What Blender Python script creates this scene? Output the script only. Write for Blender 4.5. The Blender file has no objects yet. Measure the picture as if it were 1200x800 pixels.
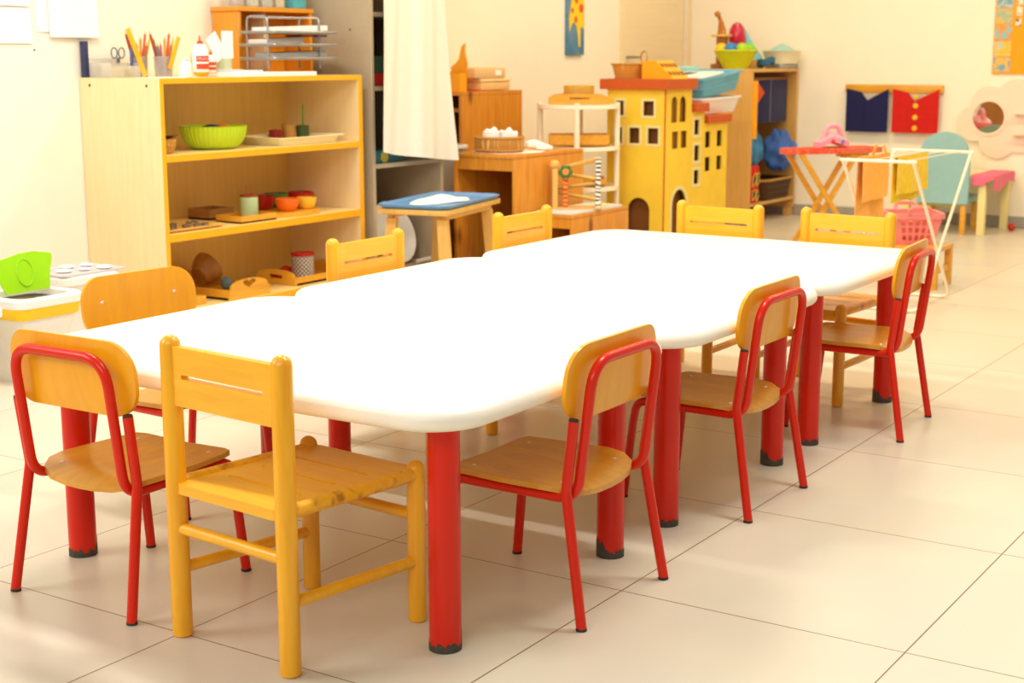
import bpy, bmesh, math, random
from mathutils import Vector, Matrix
random.seed(7)
PI = math.pi
scene = bpy.context.scene
C = scene.collection

# ------------------------------------------------------------------ materials
def lin(c):
    return tuple(((v/255)/12.92 if v/255 <= .04045 else ((v/255+.055)/1.055)**2.4) for v in c)
MATS = {}
def base(name):
    m = bpy.data.materials.new(name); m.use_nodes = True
    nt = m.node_tree
    return m, nt, nt.nodes['Principled BSDF']
def plain(name, rgb, rough=.5, metal=0.0, spec=.5, noise=.04, nscale=25, coat=0.0, trans=0.0, sheen=0.0, bump=0.0, alpha=1.0, sss=0.0):
    """colour with a little procedural variation"""
    if name in MATS: return MATS[name]
    m, nt, b = base(name)
    c = lin(rgb)
    N = nt.nodes.new('ShaderNodeTexNoise'); N.inputs['Scale'].default_value = nscale; N.inputs['Detail'].default_value = 3
    T = nt.nodes.new('ShaderNodeTexCoord'); nt.links.new(T.outputs['Object'], N.inputs['Vector'])
    R = nt.nodes.new('ShaderNodeValToRGB')
    R.color_ramp.elements[0].position = .3; R.color_ramp.elements[1].position = .7
    R.color_ramp.elements[0].color = (*[max(0, v*(1-noise)) for v in c], 1)
    R.color_ramp.elements[1].color = (*[min(1, v*(1+noise)) for v in c], 1)
    nt.links.new(N.outputs['Fac'], R.inputs['Fac']); nt.links.new(R.outputs['Color'], b.inputs['Base Color'])
    b.inputs['Roughness'].default_value = rough; b.inputs['Metallic'].default_value = metal
    b.inputs['Specular IOR Level'].default_value = spec
    b.inputs['Coat Weight'].default_value = coat; b.inputs['Coat Roughness'].default_value = .12
    b.inputs['Transmission Weight'].default_value = trans
    b.inputs['Sheen Weight'].default_value = sheen*.4
    b.inputs['Alpha'].default_value = alpha
    if bump:
        B = nt.nodes.new('ShaderNodeBump'); B.inputs['Strength'].default_value = bump; B.inputs['Distance'].default_value = .002
        nt.links.new(N.outputs['Fac'], B.inputs['Height']); nt.links.new(B.outputs['Normal'], b.inputs['Normal'])
    MATS[name] = m
    return m
def wood(name, a, b_, scale=(6, 6, .7), rough=.4, coat=.3, rings=9, dist=2.2, knots=False, contrast=(.25, .8)):
    """streaky wood grain; scale is small along the grain"""
    if name in MATS: return MATS[name]
    m, nt, b = base(name)
    T = nt.nodes.new('ShaderNodeTexCoord'); M = nt.nodes.new('ShaderNodeMapping')
    M.inputs['Scale'].default_value = scale
    nt.links.new(T.outputs['Object'], M.inputs['Vector'])
    N = nt.nodes.new('ShaderNodeTexNoise'); N.inputs['Scale'].default_value = rings; N.inputs['Detail'].default_value = 6
    N.inputs['Distortion'].default_value = dist*.3
    nt.links.new(M.outputs['Vector'], N.inputs['Vector'])
    R = nt.nodes.new('ShaderNodeValToRGB')
    R.color_ramp.elements[0].position = contrast[0]; R.color_ramp.elements[1].position = contrast[1]
    R.color_ramp.elements[0].color = (*lin(b_), 1); R.color_ramp.elements[1].color = (*lin(a), 1)
    nt.links.new(N.outputs['Fac'], R.inputs['Fac'])
    out = R.outputs['Color']
    if knots:
        V = nt.nodes.new('ShaderNodeTexVoronoi'); V.inputs['Scale'].default_value = 1.0
        M2 = nt.nodes.new('ShaderNodeMapping'); M2.inputs['Scale'].default_value = tuple(s*.9 for s in knots)
        nt.links.new(T.outputs['Object'], M2.inputs['Vector']); nt.links.new(M2.outputs['Vector'], V.inputs['Vector'])
        K = nt.nodes.new('ShaderNodeValToRGB'); K.color_ramp.elements[0].position = .05; K.color_ramp.elements[1].position = .14
        K.color_ramp.elements[0].color = (1, 1, 1, 1); K.color_ramp.elements[1].color = (0, 0, 0, 1)
        nt.links.new(V.outputs['Distance'], K.inputs['Fac'])
        X = nt.nodes.new('ShaderNodeMix'); X.data_type = 'RGBA'
        nt.links.new(K.outputs['Color'], X.inputs['Factor']); nt.links.new(out, X.inputs['A'])
        X.inputs['B'].default_value = (*lin((120, 60, 15)), 1)
        out = X.outputs['Result']
    nt.links.new(out, b.inputs['Base Color'])
    b.inputs['Roughness'].default_value = rough; b.inputs['Coat Weight'].default_value = coat
    b.inputs['Coat Roughness'].default_value = .2
    MATS[name] = m
    return m
def pattern(name, a, b_, kind='dots', scale=60, lo=.35, hi=.4, rough=.7, stretch=(1, 1, 1)):
    """two-colour printed pattern"""
    if name in MATS: return MATS[name]
    m, nt, b = base(name)
    T = nt.nodes.new('ShaderNodeTexCoord'); M = nt.nodes.new('ShaderNodeMapping'); M.inputs['Scale'].default_value = stretch
    nt.links.new(T.outputs['Object'], M.inputs['Vector'])
    if kind == 'dots':
        N = nt.nodes.new('ShaderNodeTexVoronoi'); N.inputs['Scale'].default_value = scale; N.inputs['Randomness'].default_value = .3; out = N.outputs['Distance']
    elif kind == 'check':
        N = nt.nodes.new('ShaderNodeTexChecker'); N.inputs['Scale'].default_value = scale; out = N.outputs['Fac']
    elif kind == 'bands':
        N = nt.nodes.new('ShaderNodeTexWave'); N.bands_direction = 'Z'; N.inputs['Scale'].default_value = scale
        N.inputs['Distortion'].default_value = 4; N.inputs['Detail Scale'].default_value = 2; out = N.outputs['Fac']
    elif kind == 'weave':
        N = nt.nodes.new('ShaderNodeTexBrick'); N.inputs['Scale'].default_value = scale; out = N.outputs['Fac']
    else:
        N = nt.nodes.new('ShaderNodeTexNoise'); N.inputs['Scale'].default_value = scale; N.inputs['Detail'].default_value = 4; out = N.outputs['Fac']
    nt.links.new(M.outputs['Vector'], N.inputs['Vector'])
    R = nt.nodes.new('ShaderNodeValToRGB')
    R.color_ramp.elements[0].position = lo; R.color_ramp.elements[1].position = hi
    R.color_ramp.elements[0].color = (*lin(b_), 1); R.color_ramp.elements[1].color = (*lin(a), 1)
    nt.links.new(out, R.inputs['Fac']); nt.links.new(R.outputs['Color'], b.inputs['Base Color'])
    b.inputs['Roughness'].default_value = rough
    MATS[name] = m
    return m
def clear(name, rgb=(245, 245, 240), alpha=.35, rough=.1):
    return plain(name, rgb, rough=rough, alpha=alpha, noise=.01, spec=.6)

# ------------------------------------------------------------------ mesh building
class MB:
    def __init__(s): s.bm = bmesh.new()
    def box(s, lo, hi, bev=0.0, seg=2, rot=None, piv=None):
        lo = Vector(lo); hi = Vector(hi); c = (lo+hi)/2; d = hi-lo
        r = bmesh.ops.create_cube(s.bm, size=1)
        vs = r['verts']
        for v in vs: v.co = Vector((v.co.x*d.x, v.co.y*d.y, v.co.z*d.z)) + c
        if bev:
            es = list({e for v in vs for e in v.link_edges})
            q = bmesh.ops.bevel(s.bm, geom=es, offset=min(bev, min(d)*.49), segments=seg, affect='EDGES', profile=.5)
            vs = list({v for f in q['faces'] for v in f.verts} | {v for v in vs if v.is_valid})
        if rot is not None:
            p = Vector(piv) if piv is not None else c
            for v in vs: v.co = rot @ (v.co-p) + p
        return s
    def ring(s, pts): return [s.bm.verts.new(p) for p in pts]
    def bridge(s, a, b, closed=True):
        n = len(a)
        for i in range(n if closed else n-1):
            j = (i+1) % n
            try: s.bm.faces.new((a[i], a[j], b[j], b[i]))
            except ValueError: pass
    def tube(s, pts, r, seg=12, caps=True, round_end=False, closed=False):
        pts = [Vector(p) for p in pts]
        rs = r if isinstance(r, (list, tuple)) else [r]*len(pts)
        n = len(pts); tan = []
        for i in range(n):
            if closed: t = pts[(i+1) % n]-pts[i-1]
            elif i == 0: t = pts[1]-pts[0]
            elif i == n-1: t = pts[-1]-pts[-2]
            else: t = (pts[i+1]-pts[i]).normalized()+(pts[i]-pts[i-1]).normalized()
            tan.append(t.normalized())
        up = Vector((0, 0, 1)) if abs(tan[0].z) < .9 else Vector((1, 0, 0))
        u = tan[0].cross(up).normalized(); rings = []
        for i in range(n):
            u = (u - tan[i]*u.dot(tan[i])).normalized(); w = tan[i].cross(u)
            rings.append(s.ring([pts[i]+(u*math.cos(2*PI*k/seg)+w*math.sin(2*PI*k/seg))*rs[i] for k in range(seg)]))
        for i in range(n-1): s.bridge(rings[i], rings[i+1])
        if closed: s.bridge(rings[-1], rings[0])
        elif caps:
            for R in (rings[0][::-1], rings[-1]):
                try: s.bm.faces.new(R)
                except ValueError: pass
        return s
    def cyl(s, p0, p1, r0, r1=None, seg=20):
        return s.tube([p0, p1], [r0, r0 if r1 is None else r1], seg)
    def lathe(s, prof, c=(0, 0, 0), seg=28, sx=1, sy=1):
        """prof: (radius, z) pairs; closed where radius is 0"""
        rings = []
        for r, z in prof:
            if r <= 1e-6: rings.append([s.bm.verts.new((c[0], c[1], c[2]+z))])
            else: rings.append(s.ring([(c[0]+sx*r*math.cos(2*PI*k/seg), c[1]+sy*r*math.sin(2*PI*k/seg), c[2]+z) for k in range(seg)]))
        for a, b in zip(rings, rings[1:]):
            if len(a) == 1 and len(b) == 1: continue
            if len(a) == 1:
                for i in range(seg): s.bm.faces.new((a[0], b[(i+1) % seg], b[i]))
            elif len(b) == 1:
                for i in range(seg): s.bm.faces.new((a[i], a[(i+1) % seg], b[0]))
            else: s.bridge(a, b)
        return s
    def ball(s, c, r, sx=1, sy=1, sz=1, seg=16):
        n = seg//2
        return s.lathe([(r*math.sin(PI*i/n)*(1 if 0 < i < n else 0), -r*sz*math.cos(PI*i/n)) for i in range(n+1)], c, seg, sx, sy)
    def plate(s, outer, holes=(), fn=None, th=None, thick=.01):
        """flat outline (2-D points, optional holes) mapped by fn to 3-D and extruded by vector th"""
        tmp = bmesh.new(); es = []
        for loop in [outer]+list(holes):
            vs = [tmp.verts.new((p[0], p[1], 0)) for p in loop]
            for i in range(len(vs)): es.append(tmp.edges.new((vs[i], vs[(i+1) % len(vs)])))
        bmesh.ops.triangle_fill(tmp, use_beauty=True, use_dissolve=False, edges=es, normal=(0, 0, 1))
        r = bmesh.ops.extrude_face_region(tmp, geom=list(tmp.faces))
        vs = [e for e in r['geom'] if isinstance(e, bmesh.types.BMVert)]
        for v in vs: v.co.z = 1
        mp = {}
        th = Vector(th)
        for v in tmp.verts: mp[v] = s.bm.verts.new(Vector(fn(v.co.x, v.co.y)) + th*v.co.z)
        for f in tmp.faces:
            try: s.bm.faces.new([mp[v] for v in f.verts])
            except ValueError: pass
        tmp.free()
        return s
    def rings_shell(s, outline, zf, th, rings=6, fn=None, centre=None):
        """closed curved board: outline in 2-D, zf(x,y) its height, th its thickness"""
        if centre is None: centre = (sum(p[0] for p in outline)/len(outline), sum(p[1] for p in outline)/len(outline))
        fn = fn or (lambda x, y, z: (x, y, z))
        sides = []
        for off in (0, -th):
            prev = None; first = s.bm.verts.new(fn(centre[0], centre[1], zf(*centre)+off)); out = []
            for k in range(1, rings+1):
                f = k/rings
                R = s.ring([fn(centre[0]+(p[0]-centre[0])*f, centre[1]+(p[1]-centre[1])*f,
                               zf(centre[0]+(p[0]-centre[0])*f, centre[1]+(p[1]-centre[1])*f)+off) for p in outline])
                if prev is None:
                    for i in range(len(R)): s.bm.faces.new((first, R[i], R[(i+1) % len(R)]))
                else: s.bridge(prev, R)
                prev = R
            sides.append(prev)
        s.bridge(sides[0], sides[1])
        return s
    def sheet(s, nx, ny, fn, th=0.0):
        """grid surface fn(u,v) -> 3-D, with a thickness along its normal"""
        g = [[s.bm.verts.new(fn(i/nx, j/ny)) for i in range(nx+1)] for j in range(ny+1)]
        fs = []
        for j in range(ny):
            for i in range(nx): fs.append(s.bm.faces.new((g[j][i], g[j][i+1], g[j+1][i+1], g[j+1][i])))
        if th:
            bmesh.ops.recalc_face_normals(s.bm, faces=fs)
            bmesh.ops.solidify(s.bm, geom=fs, thickness=th)
        return s
    def move(s, M):
        bmesh.ops.transform(s.bm, matrix=M, verts=list(s.bm.verts)); return s

def obj(name, mb, mat, parent=None, smooth=True, angle=38, loc=None):
    bmesh.ops.recalc_face_normals(mb.bm, faces=list(mb.bm.faces))
    me = bpy.data.meshes.new(name); mb.bm.to_mesh(me); mb.bm.free()
    if smooth:
        for p in me.polygons: p.use_smooth = True
        me.set_sharp_from_angle(angle=math.radians(angle))
    o = bpy.data.objects.new(name, me); C.objects.link(o)
    me.materials.append(mat)
    if parent is not None: o.parent = parent
    if loc is not None: o.location = loc
    return o
def tag(o, label, cat, group=None):
    o['label'] = label; o['category'] = cat
    if group: o['group'] = group
    return o
def thing(name, label, cat, loc=(0, 0, 0), rz=0.0, group=None):
    o = bpy.data.objects.new(name, None); C.objects.link(o); o.empty_display_size = .05
    o.location = loc; o.rotation_euler = (0, 0, rz)
    return tag(o, label, cat, group)
def single(name, mb, mat, label, cat, loc=(0, 0, 0), rz=0.0, group=None, smooth=True, angle=38):
    o = obj(name, mb, mat, smooth=smooth, angle=angle, loc=loc); o.rotation_euler = (0, 0, rz)
    return tag(o, label, cat, group)
def struct(name, mb, mat, smooth=False):
    o = obj(name, mb, mat, smooth=smooth); o['kind'] = 'structure'; return o
def copy_tree(o, parent=None):
    c = o.copy(); C.objects.link(c)
    if parent is not None: c.parent = parent
    for ch in [k for k in C.objects if k.parent == o]: copy_tree(ch, c)
    return c
def again(o, loc, rz, label, group=None):
    c = copy_tree(o); c.location = loc; c.rotation_euler = (0, 0, rz); c['label'] = label
    if group: c['group'] = group
    return c

def rrect(x0, y0, x1, y1, r, n=6):
    """rounded rectangle outline"""
    pts = []
    for cx, cy, a in ((x1-r, y1-r, 0), (x0+r, y1-r, 90), (x0+r, y0+r, 180), (x1-r, y0+r, 270)):
        for k in range(n+1):
            t = math.radians(a+90*k/n); pts.append((cx+r*math.cos(t), cy+r*math.sin(t)))
    return pts
def rect(x0, y0, x1, y1): return [(x0, y0), (x1, y0), (x1, y1), (x0, y1)]
def arch(x0, y0, x1, y1, n=12):
    r = (x1-x0)/2; cx = (x0+x1)/2
    return [(x0, y0), (x1, y0)] + [(cx+r*math.cos(PI*k/n), y1-r+r*math.sin(PI*k/n)) for k in range(n+1)]
def circle(cx, cy, r, n=28): return [(cx+r*math.cos(2*PI*k/n), cy+r*math.sin(2*PI*k/n)) for k in range(n)]
def fillet(pts, rads, n=8):
    """round the inner corners of a 3-D polyline"""
    pts = [Vector(p) for p in pts]; out = [pts[0]]
    for i in range(1, len(pts)-1):
        r = rads[i-1] if isinstance(rads, (list, tuple)) else rads
        a = (pts[i-1]-pts[i]); b = (pts[i+1]-pts[i])
        la, lb = a.length, b.length; a.normalize(); b.normalize()
        ang = a.angle(b); d = min(r/math.tan(ang/2), la*.48, lb*.48) if ang < 3.1 else 0
        if d < 1e-5: out.append(pts[i]); continue
        p0, p2 = pts[i]+a*d, pts[i]+b*d
        for k in range(n+1):
            t = k/n; out.append(p0*(1-t)**2+pts[i]*2*t*(1-t)+p2*t*t)
    out.append(pts[-1]); return out
def text_mb(body, size, extrude=.0004):
    cu = bpy.data.curves.new('lettering', 'FONT'); cu.body = body; cu.size = size; cu.extrude = extrude; cu.align_x = 'CENTER'; cu.align_y = 'CENTER'
    o = bpy.data.objects.new('lettering', cu); C.objects.link(o)
    dg = bpy.context.evaluated_depsgraph_get(); me = bpy.data.meshes.new_from_object(o.evaluated_get(dg))
    m = MB(); m.bm.from_mesh(me); bpy.data.objects.remove(o); bpy.data.curves.remove(cu); bpy.data.meshes.remove(me)
    return m

# ------------------------------------------------------------------ palette
M_wall = plain('painted_plaster', (253, 245, 225), .9, noise=.012, nscale=6, spec=.2)
M_skirt = plain('grey_skirting', (168, 160, 150), .6)
M_table = plain('white_laminate', (252, 243, 224), .38, noise=.006, nscale=4, spec=.4)
M_red = plain('red_enamel', (216, 34, 2), .3, noise=.03, nscale=8, coat=.12, spec=.3)
M_wear = plain('bare_dark_metal', (70, 62, 50), .6, noise=.25, nscale=120)
M_cap = plain('dark_rubber', (45, 42, 40), .6)
M_ply = wood('golden_plywood', (226, 164, 52), (204, 136, 28), (5, 1.2, 5), .32, .25, rings=8)
M_plyb = wood('amber_plywood', (246, 176, 14), (236, 158, 6), (5, 5, .8), .34, .2, rings=7)
M_beech = wood('lacquered_beech', (248, 183, 26), (237, 162, 10), (7, 7, .9), .32, .2, rings=9)
M_beechx = wood('lacquered_beech_crosswise', (249, 188, 32), (238, 167, 14), (.9, 7, 7), .32, .2, rings=9)
def worn(name, src):
    """lacquer rubbed through to brown in scattered patches"""
    m = src.copy(); m.name = name; nt = m.node_tree; b = nt.nodes['Principled BSDF']; old = b.inputs['Base Color'].links[0].from_socket
    T = nt.nodes.new('ShaderNodeTexCoord'); N = nt.nodes.new('ShaderNodeTexNoise'); N.inputs['Scale'].default_value = 38; N.inputs['Detail'].default_value = 8
    nt.links.new(T.outputs['Object'], N.inputs['Vector'])
    R = nt.nodes.new('ShaderNodeValToRGB'); R.color_ramp.elements[0].position = .52; R.color_ramp.elements[1].position = .72
    nt.links.new(N.outputs['Fac'], R.inputs['Fac'])
    X = nt.nodes.new('ShaderNodeMix'); X.data_type = 'RGBA'; nt.links.new(R.outputs['Color'], X.inputs['Factor']); nt.links.new(old, X.inputs['A'])
    X.inputs['B'].default_value = (*lin((186, 118, 24)), 1); nt.links.new(X.outputs['Result'], b.inputs['Base Color']); return m
M_worn = worn('worn_beech', M_beechx)
M_screw = plain('bright_screw', (235, 232, 220), .3, metal=.6)
M_birch = wood('pale_birch_panel', (248, 224, 176), (242, 210, 152), (8, 8, .5), .4, .2, rings=6)
M_birchs = wood('pale_birch_shelf', (252, 228, 160), (247, 214, 134), (8, .6, 8), .4, .2, rings=6)
M_edge = plain('orange_edge_band', (248, 176, 14), .4)
M_bback = wood('bookcase_backing', (248, 212, 122), (240, 198, 100), (8, 8, .5), .5, .1, rings=6)
M_taupe = plain('taupe_laminate', (190, 172, 142), .5, noise=.03)
M_pine = wood('orange_pine', (228, 158, 50), (202, 124, 26), (9, 9, .6), .45, .25, rings=6, knots=(5, 5, 2.2), contrast=(.3, .75))
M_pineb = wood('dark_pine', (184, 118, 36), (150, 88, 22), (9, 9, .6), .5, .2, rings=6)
M_lpine = wood('light_pine', (238, 196, 110), (222, 170, 80), (8, 8, .8), .45, .2, rings=7)
M_tray = wood('tray_wood', (236, 178, 54), (218, 150, 32), (.9, 8, 8), .45, .2, rings=7)
M_white = plain('white_plastic', (244, 242, 236), .4, noise=.01)
M_wtube = plain('white_painted_tube', (252, 242, 216), .35, noise=.01)
M_cream = plain('cream_plastic', (246, 236, 196), .45, noise=.01)
M_paper = plain('white_paper', (250, 249, 246), .8, noise=.01)
M_chrome = plain('grey_steel', (170, 170, 172), .3, metal=.8)
M_wicker = pattern('wicker', (226, 178, 92), (176, 120, 46), 'weave', 30, .2, .7, .7)
M_dwicker = pattern('dark_wicker', (120, 80, 36), (60, 36, 14), 'weave', 40, .2, .7, .8)
# ------------------------------------------------------------------ room
WX, WY = -3.41, 7.16            # left wall plane, back wall plane
def floor_mat():
    m, nt, b = base('large_beige_tiles')
    T = nt.nodes.new('ShaderNodeTexCoord')
    br = nt.nodes.new('ShaderNodeTexBrick'); br.offset = 0; br.squash = 1
    br.inputs['Scale'].default_value = 1; br.inputs['Brick Width'].default_value = .6; br.inputs['Row Height'].default_value = .6612
    br.inputs['Mortar Size'].default_value = .0016; br.inputs['Mortar Smooth'].default_value = .2; br.inputs['Bias'].default_value = 0
    br.inputs['Color1'].default_value = (*lin((224, 215, 192)), 1); br.inputs['Color2'].default_value = (*lin((220, 210, 187)), 1)
    br.inputs['Mortar'].default_value = (*lin((120, 88, 48)), 1)
    nt.links.new(T.outputs['Object'], br.inputs['Vector'])
    n = nt.nodes.new('ShaderNodeTexNoise'); n.inputs['Scale'].default_value = 3; n.inputs['Detail'].default_value = 8
    nt.links.new(T.outputs['Object'], n.inputs['Vector'])
    mx = nt.nodes.new('ShaderNodeMix'); mx.data_type = 'RGBA'; mx.blend_type = 'MULTIPLY'; mx.inputs['Factor'].default_value = .12
    nt.links.new(br.outputs['Color'], mx.inputs['A']); nt.links.new(n.outputs['Color'], mx.inputs['B'])
    nt.links.new(mx.outputs['Result'], b.inputs['Base Color'])
    b.inputs['Roughness'].default_value = .33; b.inputs['Specular IOR Level'].default_value = .45
    return m
m = MB(); m.box((WX-.1, -4.2, -.1), (3.6, WY+.1, 0)); struct('floor', m, floor_mat())
# left wall: a solid wall with the doorway cut through
D0, D1, DH = 6.18, 7.09, 2.06
m = MB(); m.plate([(-4.2, 0), (D0, 0), (D0, DH), (D1, DH), (D1, 0), (WY+.1, 0), (WY+.1, 3), (-4.2, 3)], (), lambda a, b: (WX, a, b), (-.12, 0, 0))
struct('wall_left', m, M_wall)
m = MB(); m.box((WX-.1, WY, 0), (3.6, WY+.12, 3)); struct('wall_back', m, M_wall)
m = MB(); m.box((-1.275, WY-.012, .075), (3.6, WY, 3)); struct('trim_1', m, M_wall)        # the slightly proud wall panel on the right
m = MB(); m.box((WX, WY-.014, 0), (3.6, WY, .076), .004); struct('baseboard_back', m, M_skirt)
m = MB(); m.box((WX, -4.2, 0), (WX+.014, D0-.07, .076), .004); struct('baseboard_left', m, M_skirt)
M_door = wood('light_door_veneer', (251, 234, 196), (246, 225, 180), (6, .5, 6), .5, .1, rings=5)
m = MB(); m.box((WX-.05, D0+.009, .005), (WX-.012, D1-.009, DH-.005)); d = struct('door_1', m, M_door)
for a, b in ((D0, D0+.0085), (D1-.0085, D1)):
    m = MB(); m.box((WX-.05, a, .0), (WX-.03, b, DH)); obj('door_gap_shade', m, plain('brown_gap_shade', (120, 92, 50), .8), d)  # dark strip filling the door gap, its colour stands in for shade
m = MB()
m.box((WX-.06, D0-.07, 0), (WX+.012, D0-.002, DH+.07), .003); m.box((WX-.06, D1+.002, 0), (WX+.012, WY-.001, DH+.07), .003); m.box((WX-.06, D0-.002, DH), (WX+.012, D1+.002, DH+.07), .003)
struct('trim_2', m, M_door)
m = MB(); m.cyl((WX-.012, D0+.07, 1.08), (WX+.045, D0+.07, 1.08), .009); m.tube(fillet([(WX+.04, D0+.07, 1.08), (WX+.045, D0+.09, 1.08), (WX+.045, D0+.15, 1.08)], .01), .008)
obj('door_handle', m, M_chrome, d)

# ------------------------------------------------------------------ tables
TT = .481
def make_table():
    t = thing('table', '', 'table', (0, 0, 0))
    hx, hy, th, R = .600, .4412, .040, .126
    m = MB()
    prof = [(.05, -th)] + [(.020-.020*math.sin(PI*k/10), -th/2-th/2*math.cos(PI*k/10)) for k in range(11)] + [(.06, 0)]
    prev = None
    for ins, z in prof:
        r = m.ring([(x, y, TT+z) for x, y in rrect(-hx+ins, -hy+ins, hx-ins, hy-ins, R-ins, 10)])
        if prev: m.bridge(prev, r)
        else: m.bm.faces.new(r[::-1])
        prev = r
    m.bm.faces.new(prev)
    obj('tabletop', m, M_table, t, angle=50)
    for k, (sx, sy) in enumerate(((-1, -1), (1, -1), (1, 1), (-1, 1))):
        cx, cy, r = sx*(hx-.104), sy*(hy-.1267), .0305
        m = MB(); m.cyl((cx, cy, .001), (cx, cy, TT-th+.002), r, seg=32)
        leg = obj('leg', m, M_red, t)
        # chipped dark foot: a collar with a ragged upper edge
        m = MB(); n = 40; rng = random.Random(3+k); hs = []
        big = rng.uniform(0, n)
        for i in range(n):
            d_ = min(abs(i-big), n-abs(i-big))
            hs.append(.009+.012*rng.random()+(.03*(1-d_/7)**.5 if d_ < 7 else 0))
        a = m.ring([(cx+(r+.0007)*math.cos(2*PI*i/n), cy+(r+.0007)*math.sin(2*PI*i/n), 0) for i in range(n)])
        b = m.ring([(cx+(r+.0007)*math.cos(2*PI*i/n), cy+(r+.0007)*math.sin(2*PI*i/n), hs[i]) for i in range(n)])
        m.bridge(a, b); m.bm.faces.new(a[::-1])
        obj('chipped_foot', m, M_wear, leg)
    return t
TG = 'white tables pushed together in a row'
t0 = make_table(); t0.location = (-.626, -.131, 0)
t0['label'] = 'nearest white round-cornered table on thick red legs, yellow chair at its near end'; t0['group'] = TG
again(t0, (-.626, .7645, 0), 0, 'middle white table of the row, on thick red legs between the other two', TG)
again(t0, (-.626, 1.6485, 0), 0, 'farthest white table of the row, two yellow chairs at its far end', TG)

# ------------------------------------------------------------------ red tube chairs
def make_red():
    t = thing('school_chair', '', 'chair')
    r = .0105
    for s in (-1, 1):
        pts = fillet([(s*.172, 0, .004), (s*.157, .045, .268), (s*.159, .028, .41)], .05, 6)
        m = MB(); m.tube(pts, r, 14); leg = obj('leg', m, M_red, t)
        m = MB(); m.cyl((s*.172, 0, 0), (s*.1715, .0009, .006), r+.0005, seg=14); obj('rubber_foot', m, M_cap, leg)
        m = MB(); m.cyl((s*.159, .0281, .409), (s*.159, .0277, .4125), r*.92, seg=14); obj('end_cap', m, M_cap, leg)
        m = MB(); m.tube([(s*.145, .352, .004), (s*.139, .331, .195)], r, 14); leg = obj('leg', m, M_red, t)
        m = MB(); m.cyl((s*.145, .352, 0), (s*.1447, .3513, .006), r+.0005, seg=14); obj('rubber_foot', m, M_cap, leg)
    half = [(.139, .331, .195), (.1365, .322, .25), (.134, .034, .246), (.133, .0, .523)]
    path = half + [(-x, y, z) for x, y, z in half[::-1]]
    m = MB(); m.tube(fillet(path, [.038, .05, .062, .062, .05, .038], 9), r, 14); obj('frame', m, M_red, t)
    # seat: plywood board, straight front, round tapered rear, gently dished
    out = [(-.147, .295), (-.14, .32), (-.118, .329), (0, .331), (.118, .329), (.14, .32), (.147, .295), (.156, .2), (.158, .13), (.15, .088), (.128, .056), (.09, .04), (.045, .035), (0, .034), (-.045, .035), (-.09, .04), (-.128, .056), (-.15, .088), (-.158, .13), (-.156, .2)]
    def zs(x, y):
        return .2725+.006*(x/.15)**2-.006-(.016*((.115-y)/.08)**2 if y < .115 else 0)+(.004*((y-.25)/.08)**2 if y > .25 else 0)
    m = MB(); m.rings_shell(out, zs, .011, 8, centre=(0, .18)); seat = obj('seat', m, M_ply, t)
    for x, y in ((-.105, .295), (.105, .295), (-.105, .085), (.105, .085)):
        m = MB(); m.lathe([(0, .0022), (.003, .002), (.005, 0), (0, -.001)], (x, y, zs(x, y)), 10); obj('screw', m, M_screw, seat)
    # backrest: curved plywood panel on the sitter's side of the loop
    outb = rrect(-.178, .403, .178, .555, .062, 7)
    yb = lambda x, z: .034-.103*(z-.41)+.45*x*x-.008
    m = MB(); m.rings_shell(outb, lambda x, z: yb(x, z)+.0085, .0085, 7, fn=lambda x, z, y: (x, y, z), centre=(0, .479)); back = obj('backrest', m, M_plyb, t)
    for s in (-1, 1):
        m = MB(); m.lathe([(0, .002), (.0035, .0018), (.0052, 0), (0, -.001)], (0, 0, 0), 10)
        m.move(Matrix.Translation((s*.114, yb(.114, .49)+.0085, .49)) @ Matrix.Rotation(-PI/2, 4, 'X')); obj('screw', m, M_screw, back)
    return t
RG = 'red tube chairs around the tables'
r0 = make_red(); r0.location = (-.885, -.682, 0); r0['label'] = 'red tube chair at the near end of the tables, left of the yellow chair'; r0['group'] = RG
again(r0, (-1.447, .028, 0), -PI/2-.075, 'red tube chair on the far side of the nearest table, its amber backrest facing us', RG)
again(r0, (.041, -.062, 0), PI/2, 'red tube chair nearest to us on the right long side of the tables', RG)
again(r0, (.031, .738, 0), PI/2, 'middle one of the three red tube chairs on the right long side', RG)
again(r0, (.075, 1.662, 0), PI/2+.08, 'farthest red tube chair on the right long side, in front of the drying rack', RG)

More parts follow.
